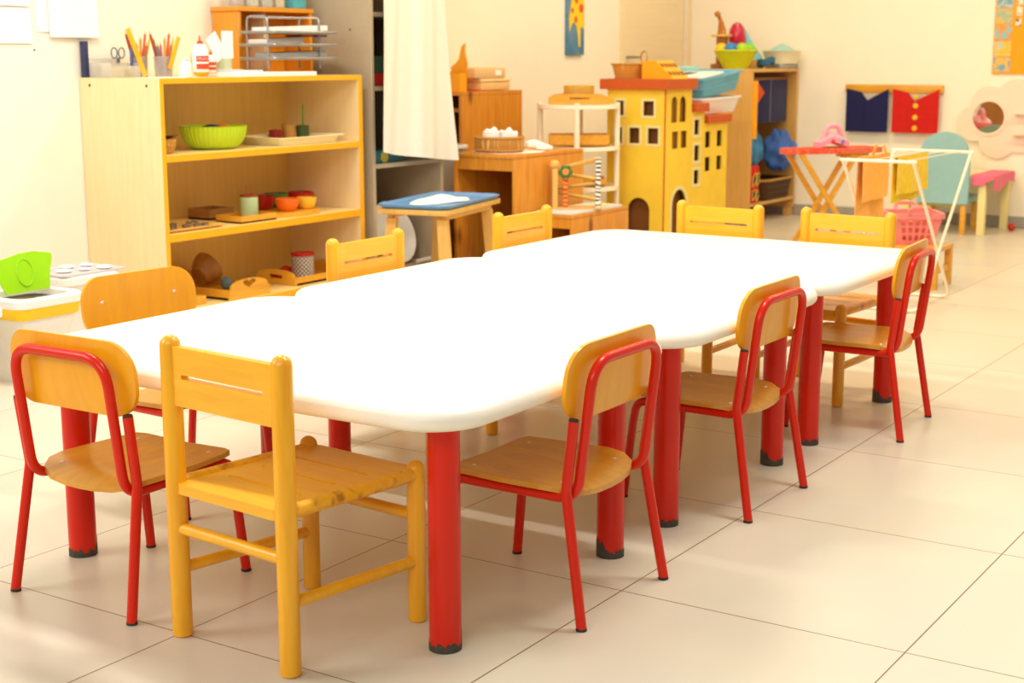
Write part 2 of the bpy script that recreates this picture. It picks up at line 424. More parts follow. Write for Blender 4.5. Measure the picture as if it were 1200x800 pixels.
# ------------------------------------------------------------------ yellow wooden chairs
def make_yellow():
    t = thing('wooden_chair', '', 'chair')
    for s in (-1, 1):
        m = MB(); r = .0195
        m.lathe([(0, 0), (r*.8, 0), (r, .004), (r, .586-r)] + [(r*math.cos(PI*k/12), .586-r+r*math.sin(PI*k/12)) for k in range(1, 6)] + [(0, .586)], (s*.151, 0, 0), 22)
        obj('leg', m, M_beech, t)
        m = MB(); r = .018
        m.lathe([(0, 0), (r*.8, 0), (r, .004), (r, .326-r)] + [(r*math.cos(PI*k/12), .326-r+r*math.sin(PI*k/12)) for k in range(1, 6)] + [(0, .326)], (s*.149, .337, 0), 22)
        obj('leg', m, M_beech, t)
        m = MB(); m.cyl((s*.151, .012, .302), (s*.149, .325, .299), .0135, seg=16); obj('side_rail', m, M_worn, t)
        m = MB(); m.cyl((s*.151, .012, .134), (s*.149, .325, .124), .0115, seg=16); obj('stretcher', m, M_beechx, t)
    for y, x in ((0, .145), (.337, .142)):
        m = MB(); m.cyl((-x, y, .216), (x, y, .216), .0118, seg=16); obj('stretcher', m, M_beechx, t)
    m = MB(); m.plate(rect(-.144, .456, .144, .567), [rrect(-.112, .5085, .112, .5165, .0035, 3)], lambda a, b: (a, -.009, b), (0, .018, 0)); obj('backrest', m, M_beechx, t, smooth=False)
    m = MB(); m.plate(rrect(-.138, -.012, .138, .352, .012, 3), [rrect(-.1, y-.0035, .1, y+.0035, .0018, 2) for y in (.085, .17, .255)], lambda a, b: (a, b, .287), (0, 0, .02)); obj('seat', m, M_beechx, t, smooth=False)
    return t
YG = 'yellow wooden chairs around the tables'
y0 = make_yellow(); y0.location = (-.440, -.682, 0); y0.rotation_euler.z = math.radians(-6); y0['group'] = YG
y0['label'] = 'nearest yellow wooden chair, its back to us at the near end of the tables'
again(y0, (-1.285, .785, 0), -PI/2, 'yellow wooden chair at the far side of the middle table, before the bookcase end', YG)
again(y0, (-1.285, 1.63, 0), -PI/2, 'yellow wooden chair at the far side of the farthest table, beside the bead tray cube', YG)
again(y0, (-.815, 2.175, 0), PI-.06, 'left one of the two yellow chairs at the far end, before the playhouse', YG)
again(y0, (-.345, 2.168, 0), PI-.087, 'right one of the two yellow chairs at the far end, before the drying rack', YG)
# ------------------------------------------------------------------ bookcase on the left wall
BX, B0, B1, BT = -2.95, 1.60, 2.86, 1.005      # front plane, near end, far end, top
BK = WX+.004
t = thing('bookcase', 'pale birch open bookcase with orange edges standing against the left wall', 'bookcase', (0, 0, 0))
def banded(name, lo, hi, mat, edge_lo, edge_hi):
    m = MB(); m.box(lo, hi, .001, 1); p = obj(name, m, mat, t)
    m = MB(); m.box(edge_lo, edge_hi, .0015, 1); obj('edge_band', m, M_edge, p); return p
sp = banded('side_panel', (BK, B0, 0), (BX-.003, B0+.022, BT), M_birch, (BX-.003, B0, 0), (BX, B0+.022, BT))
for dx in (.06, .385):
    m = MB(); m.cyl((BK+dx, B0-.001, .975), (BK+dx, B0+.004, .975), .006, seg=10); obj('screw', m, M_cap, sp)
banded('side_panel', (BK, B1-.03, 0), (BX-.003, B1, BT), M_birch, (BX-.003, B1-.03, 0), (BX, B1, BT))
banded('top_panel', (BK, B0+.022, BT-.022), (BX-.003, B1-.03, BT), M_birchs, (BX-.003, B0+.022, BT-.022), (BX, B1-.03, BT))
banded('shelf', (BK+.02, B0+.022, .676), (BX-.003, B1-.03, .703), M_birchs, (BX-.003, B0+.022, .676), (BX, B1-.03, .703))
banded('shelf', (BK+.02, B0+.022, .358), (BX-.003, B1-.03, .390), M_birchs, (BX-.003, B0+.022, .358), (BX, B1-.03, .390))
banded('bottom_panel', (BK+.02, B0+.022, .05), (BX-.003, B1-.03, .075), M_birchs, (BX-.003, B0+.022, .05), (BX, B1-.03, .075))
m = MB(); m.box((BK+.001, B0+.022, .05), (BK+.015, B1-.03, BT-.022)); obj('back_panel', m, M_bback, t)
m = MB(); m.box((BX-.04, B0+.022, 0), (BX-.025, B1-.03, .05)); obj('plinth', m, M_birchs, t)

def bowl(name, label, loc, r, h, mat, foot=.5, th=.006, cat='bowl', group=None, sx=1, sy=1):
    pr = [(0, 0), (r*foot, 0)] + [(r*(foot+(1-foot)*math.sin(PI/2*k/8)), h*(1-math.cos(PI/2*k/8))**.8) for k in range(1, 9)]
    ins = [(max(0, a-th), b+ (th if i > 0 else th)) for i, (a, b) in enumerate(pr)]
    ins[-1] = (r-th, h)
    pr2 = pr + [(r-th*.5, h+th*.3)] + ins[::-1][:-1] + [(0, th)]
    m = MB(); m.lathe(pr2, (0, 0, 0), 28, sx, sy)
    return single(name, m, mat, label, cat, loc, 0, group)
def tray_box(name, label, loc, lx, ly, h, mat, rz=0, th=.01, handle=None, cat='tray', flare=0.0, hole=None):
    """open tray: base and four walls; handle = extra height of the end walls"""
    t = thing(name, label, cat, loc, rz)
    m = MB(); m.box((-lx/2, -ly/2, 0), (lx/2, ly/2, th)); obj('base', m, mat, t)
    for s in (-1, 1):
        m = MB(); m.plate(rect(-ly/2, 0, ly/2, h), (), lambda a, b: (s*lx/2 - (th if s > 0 else 0), a, b+.0005), (th, 0, 0)); obj('side_wall', m, mat, t, smooth=False)
        if handle:
            n = 10
            out = [(-lx/2, 0), (lx/2, 0), (lx/2, h)] + [(lx/2*math.cos(PI*k/n)*.92, h+handle*math.sin(PI*k/n)**.7) for k in range(n+1)] + [(-lx/2, h)]
            hl = hole or rrect(-lx*.17, h*.75, lx*.17, h*.75+handle*.55, handle*.2, 3)
            m = MB(); m.plate(out, [hl], lambda a, b: (a, s*(ly/2+.0005) - (0 if s > 0 else th), b), (0, th, 0)); obj('end_wall', m, mat, t, smooth=False)
        else:
            m = MB(); m.plate(rect(-lx/2+th, 0, lx/2-th, h), (), lambda a, b: (a, s*ly/2 - (th if s > 0 else 0), b+.0005), (0, th, 0)); obj('end_wall', m, mat, t, smooth=False)
    return t

# --- upper shelf
S1 = .7035
bowl('wicker_basket', 'small wicker basket at the left end of the bookcase upper shelf', (-3.06, 1.70, S1), .062, .058, M_wicker, .6, cat='basket')
m = MB(); m.rings_shell([(-.04, -.02), (.04, -.03), (.05, .02), (.0, .035), (-.045, .03)], lambda x, y: .008+.3*abs(x)+1.2*y*y*6, .004, 3)
single('bark_piece', m, plain('brown_bark', (110, 66, 30), .8, noise=.3, nscale=60), 'curled brown piece lying in the small wicker basket on the upper shelf', 'bark', (-3.055, 1.715, S1+.05), .5)
# lime ribbed basket
t = thing('fruit_basket', 'lime green ribbed plastic basket on the bookcase upper shelf', 'basket', (-3.12, 2.06, S1))
M_lime = plain('lime_plastic', (196, 220, 36), .35, noise=.02)
R, H = .148, .092
pr = [(.075+(R-.075)*math.sin(PI/2*k/9), .004+H*(1-math.cos(PI/2*k/9))) for k in range(10)]
m = MB(); m.lathe([(0, 0), (.075, 0)] + pr + [(R+.004, H+.006), (R-.004, H+.006)] + [(a-.004, b+.002) for a, b in pr[::-1]] + [(0, .005)], (0, 0, 0), 40, .85, 1.0)
obj('bowl', m, M_lime, t)
for k in range(44):
    a = 2*PI*k/44; m = MB()
    m.tube([((p+.001)*math.cos(a)*.85, (p+.001)*math.sin(a), z) for p, z in pr[1:]], .0036, 6); obj('rib', m, M_lime, t)
m = MB(); m.rings_shell(circle(0, 0, .055, 14), lambda x, y: .03*math.exp(-300*(x*x+y*y)), .012, 4)
single('felt_piece', m, plain('navy_felt', (50, 60, 90), .9), 'dark blue felt piece heaped in the lime basket', 'felt', (-3.12, 2.05, S1+.075))
m = MB(); m.rings_shell(circle(0, 0, .045, 12), lambda x, y: .025*math.exp(-500*(x*x+y*y)), .012, 4)
single('felt_piece', m, plain('orange_felt', (215, 130, 60), .9), 'orange felt piece heaped in the lime basket', 'felt', (-3.13, 2.12, S1+.082))
# cream tray with three candles / cups
def flare_tray(name, label, loc, lx, ly, h, mat, rz=0, lip=.02):
    m = MB(); prev = None
    for ins, z in ((.02+lip, 0), (.012+lip, 0), (lip, h-.004), (0, h), (0, h+.003), (lip+.003, h-.001), (.015+lip, .004), (.03+lip, .004)):
        r = m.ring([(x, y, z) for x, y in rrect(-lx/2+ins, -ly/2+ins, lx/2-ins, ly/2-ins, .022, 4)])
        if prev: m.bridge(prev, r)
        else: m.bm.faces.new(r[::-1])
        prev = r
    m.bm.faces.new(prev)
    return single(name, m, mat, label, 'tray', loc, rz, None, True, 30)
flare_tray('plastic_tray', 'cream plastic tray with upturned rim at the right of the bookcase upper shelf', (-3.12, 2.545, S1), .30, .44, .034, M_cream)
Z = S1+.005
m = MB(); m.lathe([(0, 0), (.029, 0), (.031, .003), (.031, .050), (.028, .053), (0, .053)], seg=24)
c = single('candle', m, plain('dark_red_wax', (150, 18, 10), .5), 'short dark red candle on the cream tray', 'candle', (-3.2, 2.54, Z))
m = MB(); m.cyl((0, 0, .052), (0, .001, .06), .0012, seg=6); obj('wick', m, M_cap, c)
t = thing('drinking_cup', 'tan cup with a straw between the red candle and the green cup', 'cup', (-3.19, 2.615, Z))
m = MB(); m.lathe([(0, 0), (.028, 0), (.030, .075), (.028, .075), (.026, .004), (0, .004)], seg=24); obj('cup', m, plain('tan_cup', (196, 142, 62), .5), t)
m = MB(); m.tube([(.005, 0, .006), (-.01, .005, .12)], .0022, 8); obj('straw', m, plain('orange_straw', (225, 150, 50), .5), t)
t = thing('drinking_cup', 'dark green cup with an upright green stick on the cream tray', 'cup', (-3.17, 2.69, Z))
m = MB(); m.lathe([(0, 0), (.029, 0), (.031, .068), (.029, .068), (.027, .004), (0, .004)], seg=24); obj('cup', m, plain('dark_green_cup', (70, 88, 40), .4), t)
m = MB(); m.tube([(.0, 0, .006), (.004, .003, .165)], .0042, 8); obj('stick', m, plain('green_stick', (76, 160, 50), .4), t)

# --- middle shelf
S2 = .3905
flare_tray('wooden_tray', 'low pale wooden tray of small metal bits at the left of the bookcase middle shelf', (-3.07, 1.80, S2), .2, .33, .012, M_lpine, 0, .004)
rng = random.Random(5)
M_bit = plain('dull_metal', (140, 128, 112), .35, metal=.6, noise=.2)
for k in range(16):
    x, y = rng.uniform(-.055, .055), -.12+.24*k/15
    m = MB(); L = rng.uniform(.016, .026)
    if k % 3 == 0: m.tube([(-L, 0, .005), (0, .003, .016), (L, 0, .008)], .005, 8)
    elif k % 3 == 1: m.lathe([(.007, 0), (.015, 0), (.015, .016), (.007, .016), (.007, 0)], seg=14)
    else: m.box((-L/2, -L/2, 0), (L/2, L/2, L*.8), .003)
    single('metal_bit', m, M_bit, 'small dull metal bit scattered on the low pale tray of the middle shelf', 'metal bit', (-3.07+x, 1.80+y, S2+.0045), rng.uniform(0, 3), 'metal bits on the middle shelf tray')
t = tray_box('wooden_box', 'dark brown box of glass beads behind the metal bits tray', (-3.26, 2.17, S2), .13, .15, .045, wood('brown_box_wood', (176, 124, 62), (150, 98, 42), (6, .8, 6), .5, .1), 0, .008, cat='box')
M_glass = plain('clear_glass', (235, 240, 230), .05, trans=.9, noise=0, spec=.6)
for k in range(14):
    m = MB(); m.ball((0, 0, .011), .011, seg=10)
    single('glass_bead', m, M_glass, 'clear glass bead in the dark brown box on the middle shelf', 'glass bead', (-3.26+(k % 3-1)*.036, 2.17+(k//3-2)*.027, S2+.0085 + (.0)), 0, 'glass beads in the brown box')
tray_box('wooden_tray', 'small yellow wooden tray holding the mint tin on the middle shelf', (-3.055, 2.175, S2), .15, .22, .03, M_tray, 0, .007)
t = thing('spice_tin', 'mint green tin with a red-brown top and two sticks on the middle shelf', 'tin', (-3.06, 2.20, S2+.0075))
m = MB(); m.lathe([(0, 0), (.037, 0), (.0385, .002), (.0385, .092), (.036, .094), (0, .094)], seg=28); obj('can', m, plain('mint_paint', (188, 216, 160), .45, noise=.02), t)
m = MB(); m.rings_shell(circle(0, 0, .0375, 20), lambda x, y: .103+.004*math.sin(90*x)*math.cos(80*y), .009, 5); obj('filling', m, plain('rust_powder', (150, 66, 24), .9, noise=.25, nscale=200), t)
for a in (-.012, .016):
    m = MB(); m.tube([(0, a, .1), (0, a*1.25-.002, .145)], .0018, 6); obj('stick', m, plain('red_stick', (190, 70, 30), .5), t)
m = MB(); m.rings_shell([(.09*math.cos(2*PI*k/28), .165*math.sin(2*PI*k/28)) for k in range(28)], lambda x, y: .018, .018, 3)
single('serving_board', m, M_tray, 'oval wooden board under the five coloured bowls on the middle shelf', 'board', (-3.06, 2.475, S2))
m = MB(); m.rings_shell([(.07*math.cos(2*PI*k/24), .13*math.sin(2*PI*k/24)) for k in range(24)], lambda x, y: .012, .012, 3)
single('serving_board', m, M_pine, 'darker oval board at the back of the middle shelf under the red and green bowls', 'board', (-3.255, 2.54, S2))
ZB = S2+.0185
for nm, rgb, loc, r, h in (('orange', (240, 112, 20), (-3.06, 2.445, ZB), .055, .055), ('yellow', (246, 196, 50), (-3.06, 2.575, ZB), .047, .05)):
    bowl('bowl', '%s bowl on the oval board at the front of the middle shelf' % nm, loc, r, h, plain(nm+'_bowl', rgb, .35), .55, group=None)
ZC = S2+.0125
bowl('bowl', 'dark red bowl just right of the mint tin on the middle shelf', (-3.23, 2.475, ZC), .052, .062, plain('dark_red_bowl', (170, 20, 8), .35), .6)
bowl('bowl', 'green bowl at the back of the middle shelf behind the orange bowl', (-3.262, 2.597, ZC), .058, .062, plain('green_bowl', (86, 120, 44), .35), .55)
bowl('bowl', 'crimson bowl at the back of the middle shelf behind the yellow bowl', (-3.25, 2.755, S2), .062, .07, plain('crimson_bowl', (196, 30, 20), .35), .55)

# --- bottom of the bookcase
S3 = .0755
heart = [( .034*math.sin(a)**3*1.2, .105+.0022*(13*math.cos(a)-5*math.cos(2*a)-2*math.cos(3*a)-math.cos(4*a))*.62) for a in [2*PI*k/26 for k in range(26)]]
heart = [(x, .062+(y-.105)) for x, y in heart]
tray_box('wooden_tray', 'wooden tray with a heart-shaped handle hole on the bookcase bottom', (-3.155, 2.085, S3), .25, .36, .042, M_tray, PI/2, .01, handle=.04, hole=heart)
m = MB(); r, h = .072, .075
pr = [(0, 0), (r*.55, 0)]+[(r*(.55+.45*math.sin(PI/2*k/7)), h*k/7) for k in range(1, 8)]
m.lathe(pr+[(r-.007, h)]+[(a-.007, b+.003) for a, b in pr[2:-1][::-1]]+[(0, .007)], seg=26)
m.move(Matrix.Translation((0, 0, .058)) @ Matrix.Rotation(math.radians(-62), 4, 'X'))
single('wooden_bowl', m, wood('walnut_bowl', (184, 132, 62), (150, 100, 40), (6, 6, 1), .5, .1), 'brown wooden bowl tipped over in the heart-handled tray', 'bowl', (-3.255, 2.075, S3+.0125), 0)
m = MB(); m.ball((0, 0, .027), .027, seg=20); single('ball', m, plain('slate_blue_felt', (96, 124, 132), .8), 'small slate blue ball in the heart-handled tray', 'ball', (-3.16, 2.145, S3+.0105))
m = MB(); m.box((-.05, -.06, 0), (.05, .06, .035), .004); single('wooden_block', m, M_tray, 'light wooden block on the bookcase bottom left of the heart-handled tray', 'block', (-3.05, 1.80, S3))
tray_box('wooden_tray', 'wooden tray with rounded ends holding the patterned canister on the bookcase bottom', (-3.12, 2.62, S3), .24, .38, .036, M_tray, 0, .01, handle=.032)
t = thing('canister', 'white canister with black lattice pattern and a red lid', 'canister', (-3.1, 2.585, S3+.0105))
def lattice():
    m, nt, b = base('lattice_print')
    T = nt.nodes.new('ShaderNodeTexCoord'); mp = nt.nodes.new('ShaderNodeMapping'); mp.inputs['Rotation'].default_value = (0, 0, PI/4)
    sx = nt.nodes.new('ShaderNodeSeparateXYZ'); nt.links.new(T.outputs['Object'], sx.inputs[0])
    at = nt.nodes.new('ShaderNodeMath'); at.operation = 'ARCTAN2'; nt.links.new(sx.outputs['Y'], at.inputs[0]); nt.links.new(sx.outputs['X'], at.inputs[1])
    mu = nt.nodes.new('ShaderNodeMath'); mu.operation = 'MULTIPLY'; mu.inputs[1].default_value = .052; nt.links.new(at.outputs[0], mu.inputs[0])
    cb = nt.nodes.new('ShaderNodeCombineXYZ'); nt.links.new(mu.outputs[0], cb.inputs[0]); nt.links.new(sx.outputs['Z'], cb.inputs[1])
    nt.links.new(cb.outputs[0], mp.inputs['Vector'])
    br = nt.nodes.new('ShaderNodeTexBrick'); br.offset = 0; br.inputs['Scale'].default_value = 1; br.inputs['Brick Width'].default_value = .0135; br.inputs['Row Height'].default_value = .0135
    br.inputs['Mortar Size'].default_value = .0022; br.inputs['Mortar'].default_value = (*lin((70, 60, 50)), 1)
    br.inputs['Color1'].default_value = br.inputs['Color2'].default_value = (*lin((235, 225, 205)), 1)
    nt.links.new(mp.outputs[0], br.inputs['Vector']); nt.links.new(br.outputs['Color'], b.inputs['Base Color']); return m
m = MB(); m.lathe([(0, 0), (.052, 0), (.052, .104), (0, .104)], seg=32); obj('can', m, lattice(), t)
m = MB(); m.lathe([(0, .104), (.053, .104), (.054, .106), (.053, .118), (0, .119)], seg=32); obj('lid', m, plain('red_lid', (190, 22, 16), .4), t)
m = MB(); m.rings_shell([(-.03, -.04), (.02, -.055), (.035, -.01), (.03, .045), (-.02, .05), (-.035, .0)], lambda x, y: .035+.012*math.sin(60*x+40*y), .03, 4)
single('red_felt_bag', m, plain('red_felt', (186, 18, 14), .9, noise=.1), 'crumpled red felt bag beside the lattice canister', 'bag', (-3.17, 2.52, S3+.02), 0)

# ------------------------------------------------------------------ on top of the bookcase
TZ = BT+.0005
def put(name, mb, mat, label, cat, x, y, z=TZ, rz=0, group=None, smooth=True): return single(name, mb, mat, label, cat, (x, y, z), rz, group, smooth)
m = MB(); m.box((-.012, -.012, 0), (.012, .012, .145), .002); put('notebook', m, plain('navy_cover', (44, 48, 88), .5), 'narrow navy notebook standing upright at the near end of the bookcase top', 'notebook', -3.385, 1.615)
# clear desk organiser
M_clear = clear('clear_acrylic', (228, 222, 205), .45)
t = thing('desk_organizer', 'clear plastic desk organiser full of small tools on the bookcase top', 'organizer', (-3.31, 1.705, TZ))
lx, ly, h = .13, .155, .058
for nm, lo, hi in (('base', (-lx/2, -ly/2, 0), (lx/2, ly/2, .003)), ('wall', (-lx/2, -ly/2, .003), (-lx/2+.003, ly/2, h+.02)), ('wall', (lx/2-.003, -ly/2, .003), (lx/2, ly/2, h-.012)),
                   ('wall', (-lx/2+.003, -ly/2, .003), (lx/2-.003, -ly/2+.003, h)), ('wall', (-lx/2+.003, ly/2-.003, .003), (lx/2-.003, ly/2, h)), ('divider', (-.002, -ly/2+.003, .003), (.001, ly/2-.003, h))):
    m = MB(); m.box(lo, hi); obj(nm, m, M_clear, t, smooth=False)
m = MB(); m.box((-.025, -.05, 0), (.025, .05, .028), .004); put('sticky_note_block', m, plain('olive_yellow', (176, 160, 40), .7), 'olive yellow note block inside the clear organiser', 'note block', -3.275, 1.705, TZ+.0035)
m = MB(); m.box((-.014, -.045, 0), (.014, .045, .045), .004); put('stapler_box', m, plain('dark_grey_plastic', (74, 74, 72), .5), 'dark grey box at the back of the clear organiser', 'box', -3.345, 1.69, TZ+.0035)
t = thing('scissors', 'scissors with grey ring handles standing in the clear organiser', 'scissors', (-3.345, 1.757, TZ+.004))
for s in (-1, 1):
    m = MB(); m.plate([(-.006, 0), (.006, 0), (.009, .075), (-.002, .075)], (), lambda a, b: (s*.0015, a*s+.0, b), (.0012, 0, 0)); obj('blade', m, M_chrome, t, smooth=False)
    m = MB(); m.tube([(s*.001, .019*s+.016*math.cos(a), .094+.021*math.sin(a)) for a in [2*PI*k/16 for k in range(16)]], .003, 8, closed=True); obj('ring_handle', m, plain('blue_grey_handle', (108, 124, 128), .4), t)
m = MB(); m.tube([(0, 0, 0), (0, .004, .10)], [.006, .007], 10); m.tube([(0, .004, .1), (0, .0045, .118)], [.007, .002], 10)
put('marker_pen', m, plain('violet_pen', (84, 82, 140), .4), 'violet marker standing in the organiser left of the scissors', 'pen', -3.275, 1.762, TZ+.004)
m = MB(); m.box((-.0025, -.011, 0), (.0025, .011, .205), .001, rot=Matrix.Rotation(math.radians(24), 3, 'X'), piv=(0, 0, 0))
put('wooden_ruler', m, M_edge, 'wooden ruler leaning against the clear organiser', 'ruler', -3.13, 1.70, TZ+.006)
# pencil cups
def cup(label, x, y, r, h):
    m = MB(); m.lathe([(0, 0), (r*.9, 0), (r, h), (r-.0025, h), (r*.9-.0025, .004), (0, .004)], seg=24)
    return put('pencil_cup', m, clear('smoky_acrylic', (190, 184, 176), .42), label, 'pencil cup', x, y)
cup('smoky clear pencil cup beside the wooden ruler', -3.30, 1.83, .036, .085)
cup('smoky clear pencil cup behind the small white bottle', -3.2, 1.868, .04, .085)
def pencil(x, y, dx, dy, L, rgb, nm, label, cat='pencil', w=.0056):
    d = Vector((dx, dy, 1)).normalized()
    t = thing('pencil', label, cat, (x, y, TZ+.006))
    m = MB(); m.tube([(0, 0, 0), d*(L-.016)], w, 6); obj('shaft', m, plain('pencil_'+nm, rgb, .4), t)
    m = MB(); m.tube([d*(L-.016), d*L], [w, .0006], 6); obj('tip', m, M_lpine, t)
PC = [((200, 120, 60), 'brown'), ((232, 190, 60), 'yellow'), ((214, 84, 40), 'orange'), ((196, 110, 130), 'pink'), ((110, 120, 60), 'olive'), ((170, 60, 50), 'red'), ((120, 110, 120), 'grey'), ((226, 150, 60), 'amber')]
k = 0
for cxy, n, lab in (((-3.30, 1.83), 8, 'pencil cup beside the ruler'), ((-3.2, 1.868), 8, 'pencil cup behind the white bottle')):
    for i in range(n):
        rgb, nm = PC[i]; a = 2*PI*i/n+.4
        pencil(cxy[0]+.012*math.cos(a), cxy[1]+.012*math.sin(a), .16*math.cos(a), .27*math.sin(a), .14+.024*((i*37) % 3), rgb, nm, '%s pencil in the smoky %s' % (nm, lab))
m = MB(); m.box((-.002, -.01, 0), (.002, .01, .14), .001, rot=Matrix.Rotation(math.radians(-24), 3, 'X'), piv=(0, 0, 0))
put('wooden_spatula', m, M_edge, 'flat orange wooden stick leaning out of the pencil cup behind the white bottle', 'stick', -3.15, 1.855, TZ+.035)
# bottles
t = thing('glue_bottle', 'small white bottle with pale blue cap on the bookcase front edge', 'bottle', (-3.0, 1.795, TZ+.001))
m = MB(); m.lathe([(0, 0), (.023, 0), (.025, .004), (.025, .052), (.012, .062), (0, .062)], seg=22); obj('body', m, M_white, t)
m = MB(); m.lathe([(.012, .062), (.012, .070), (.006, .074), (.004, .082), (0, .083)], seg=16); obj('cap', m, plain('pale_blue_cap', (186, 208, 224), .4), t)
def vinyl(label, x, y, s, lab):
    t = thing('glue_bottle', label, 'bottle', (x, y, TZ+.02))
    m = MB(); m.lathe([(0, 0), (.031*s, 0), (.034*s, .004), (.034*s, .088*s), (.026*s, .108*s), (.012*s, .114*s), (0, .114*s)], seg=26); obj('body', m, M_white, t)
    m = MB(); m.lathe([(.013*s, .112*s), (.011*s, .124*s), (.004*s, .128*s), (.003*s, .146*s), (0, .147*s)], seg=16); obj('nozzle', m, plain('rust_red_cap', (196, 70, 20), .4), t)
    for z0, z1 in ((.012, .034), (.042, .066)):
        m = MB(); a0, a1 = math.radians(-75), math.radians(55); n = 14; r = .0343*s
        A = m.ring([(r*math.cos(a0+(a1-a0)*i/n), r*math.sin(a0+(a1-a0)*i/n), z0*s) for i in range(n+1)]); B = m.ring([(r*math.cos(a0+(a1-a0)*i/n), r*math.sin(a0+(a1-a0)*i/n), z1*s) for i in range(n+1)])
        m.bridge(A, B, False); lb = obj('printed_band', m, plain('red_print', (206, 70, 40), .5), t)
        if lab and z0 > .03:
            m = text_mb('VINAVIL', .017*s, .0003)
            for v in m.bm.verts:
                a = math.radians(-20)+v.co.x/r; zz = v.co.y; v.co = Vector(((r+.0006)*math.cos(a), (r+.0006)*math.sin(a), (z0+z1)/2*s+zz))
            obj('lettering', m, M_white, lb, smooth=False)
vinyl('tall white glue bottle with red lettering and rust red nozzle', -3.05, 1.93, 1.0, True)
vinyl('short white glue bottle with rust red cap right of the tall one', -3.08, 2.02, .62, False)
m = MB(); m.lathe([(0, 0), (.035, .004), (.05, .03), (.052, .08), (.04, .115), (.0, .12)], seg=20, sy=.55); put('sponge', m, plain('yellow_sponge', (250, 190, 20), .9, noise=.1), 'yellow sponge behind the tall glue bottle', 'sponge', -3.17, 2.055, TZ+.001)
m = MB(); m.box((-.028, -.022, 0), (.028, .022, .075), .003); put('small_carton', m, plain('pale_green_card', (196, 204, 168), .7), 'pale green carton holding white cards on the bookcase top', 'carton', -3.17, 2.19)
for k, (a, l) in enumerate(((14, 'white card standing in the pale green carton, left one'), (-20, 'white card tilting right out of the pale green carton'))):
    m = MB(); m.box((-.001, -.034, 0), (.001, .034, .115), 0, rot=Matrix.Rotation(math.radians(a+20), 3, 'X'), piv=(0, 0, .0))
    put('white_card', m, M_paper, l, 'card', -3.165+.006*k, 2.175+.03*k, TZ+.0755)
# flat papers at the front
def papers(name, label, x, y, lx, ly, h, mat, rz, z=TZ):
    m = MB(); m.box((-lx/2, -ly/2, 0), (lx/2, ly/2, h), .001, 1); return put(name, m, mat, label, 'paper', x, y, z, rz)
papers('paper_sheet', 'loose white sheet under the small white bottle on the bookcase top', -3.06, 1.74, .16, .2, .001, M_paper, .1)
papers('paper_stack', 'wide stack of white papers along the front edge of the bookcase top', -3.055, 2.31, .19, .5, .018, M_paper, .03)
papers('plastic_folder', 'grey blue plastic folder on the stack of white papers', -3.08, 2.17, .13, .2, .008, plain('blue_grey_folder', (206, 216, 226), .3), .05, TZ+.0185)
papers('paper_sheet', 'cream paper slip tilted against the wooden cubby', -3.135, 2.20, .06, .11, .002, plain('cream_paper', (250, 236, 205), .7), .2, TZ+.0275)
# wooden cubby with jars on it
t = thing('wooden_cubby', 'orange wooden open cubby standing on the bookcase top', 'cubby', (0, 0, 0))
X0, X1, Y0, Y1, Z1 = WX+.006, -3.245, 2.37, 2.865, 1.305
M_cub = wood('orange_cubby', (238, 160, 34), (220, 138, 20), (6, 6, .8), .4, .3)
for nm, lo, hi in (('side_panel', (X0, Y0, TZ), (X1, Y0+.018, Z1-.02)), ('side_panel', (X0, Y1-.018, TZ), (X1, Y1, Z1-.02)), ('top_panel', (X0, Y0-.008, Z1-.02), (X1+.005, Y1+.008, Z1)), ('divider', (X0, 2.6, TZ), (X1-.06, 2.615, Z1-.02)), ('back_panel', (X0, Y0+.018, TZ), (X0+.006, Y1-.018, Z1-.02))):
    m = MB(); m.box(lo, hi, .002, 1); obj(nm, m, M_cub if nm != 'divider' else M_birch, t)
for k, (y, r, rgb, nm) in enumerate(((2.41, .036, (170, 110, 60), 'brown shells'), (2.495, .042, (205, 195, 165), 'pale beads'), (2.59, .042, (170, 160, 130), 'grey stones'), (2.68, .034, (226, 190, 90), 'yellow pasta'))):
    t = thing('glass_jar', 'glass jar of %s on the wooden cubby' % nm, 'jar', (-3.29, y, Z1+.0005))
    m = MB(); m.lathe([(0, 0), (r, 0), (r, .1), (r*.8, .115), (r*.8, .125), (r*.76, .125), (r*.76, .115), (r-.003, .098), (r-.003, .003), (0, .003)], seg=24); obj('glass', m, clear('jar_glass', (225, 225, 210), .3, .05), t)
    m = MB(); m.lathe([(0, .004), (r-.004, .004), (r-.004, .06), (0, .066)], seg=20); obj('contents', m, plain('jar_'+nm.replace(' ', '_'), rgb, .8, noise=.45, nscale=120), t)
    m = MB(); m.lathe([(0, .125), (r*.84, .125), (r*.84, .14), (0, .141)], seg=24); obj('lid', m, M_chrome, t)
m = MB(); m.box((-.06, -.042, 0), (.06, .042, .13), .002); put('blue_box', m, plain('turquoise_print', (86, 176, 190), .5, noise=.15, nscale=40), 'turquoise printed box at the far end of the wooden cubby top', 'box', -3.31, 2.79, Z1+.0005)
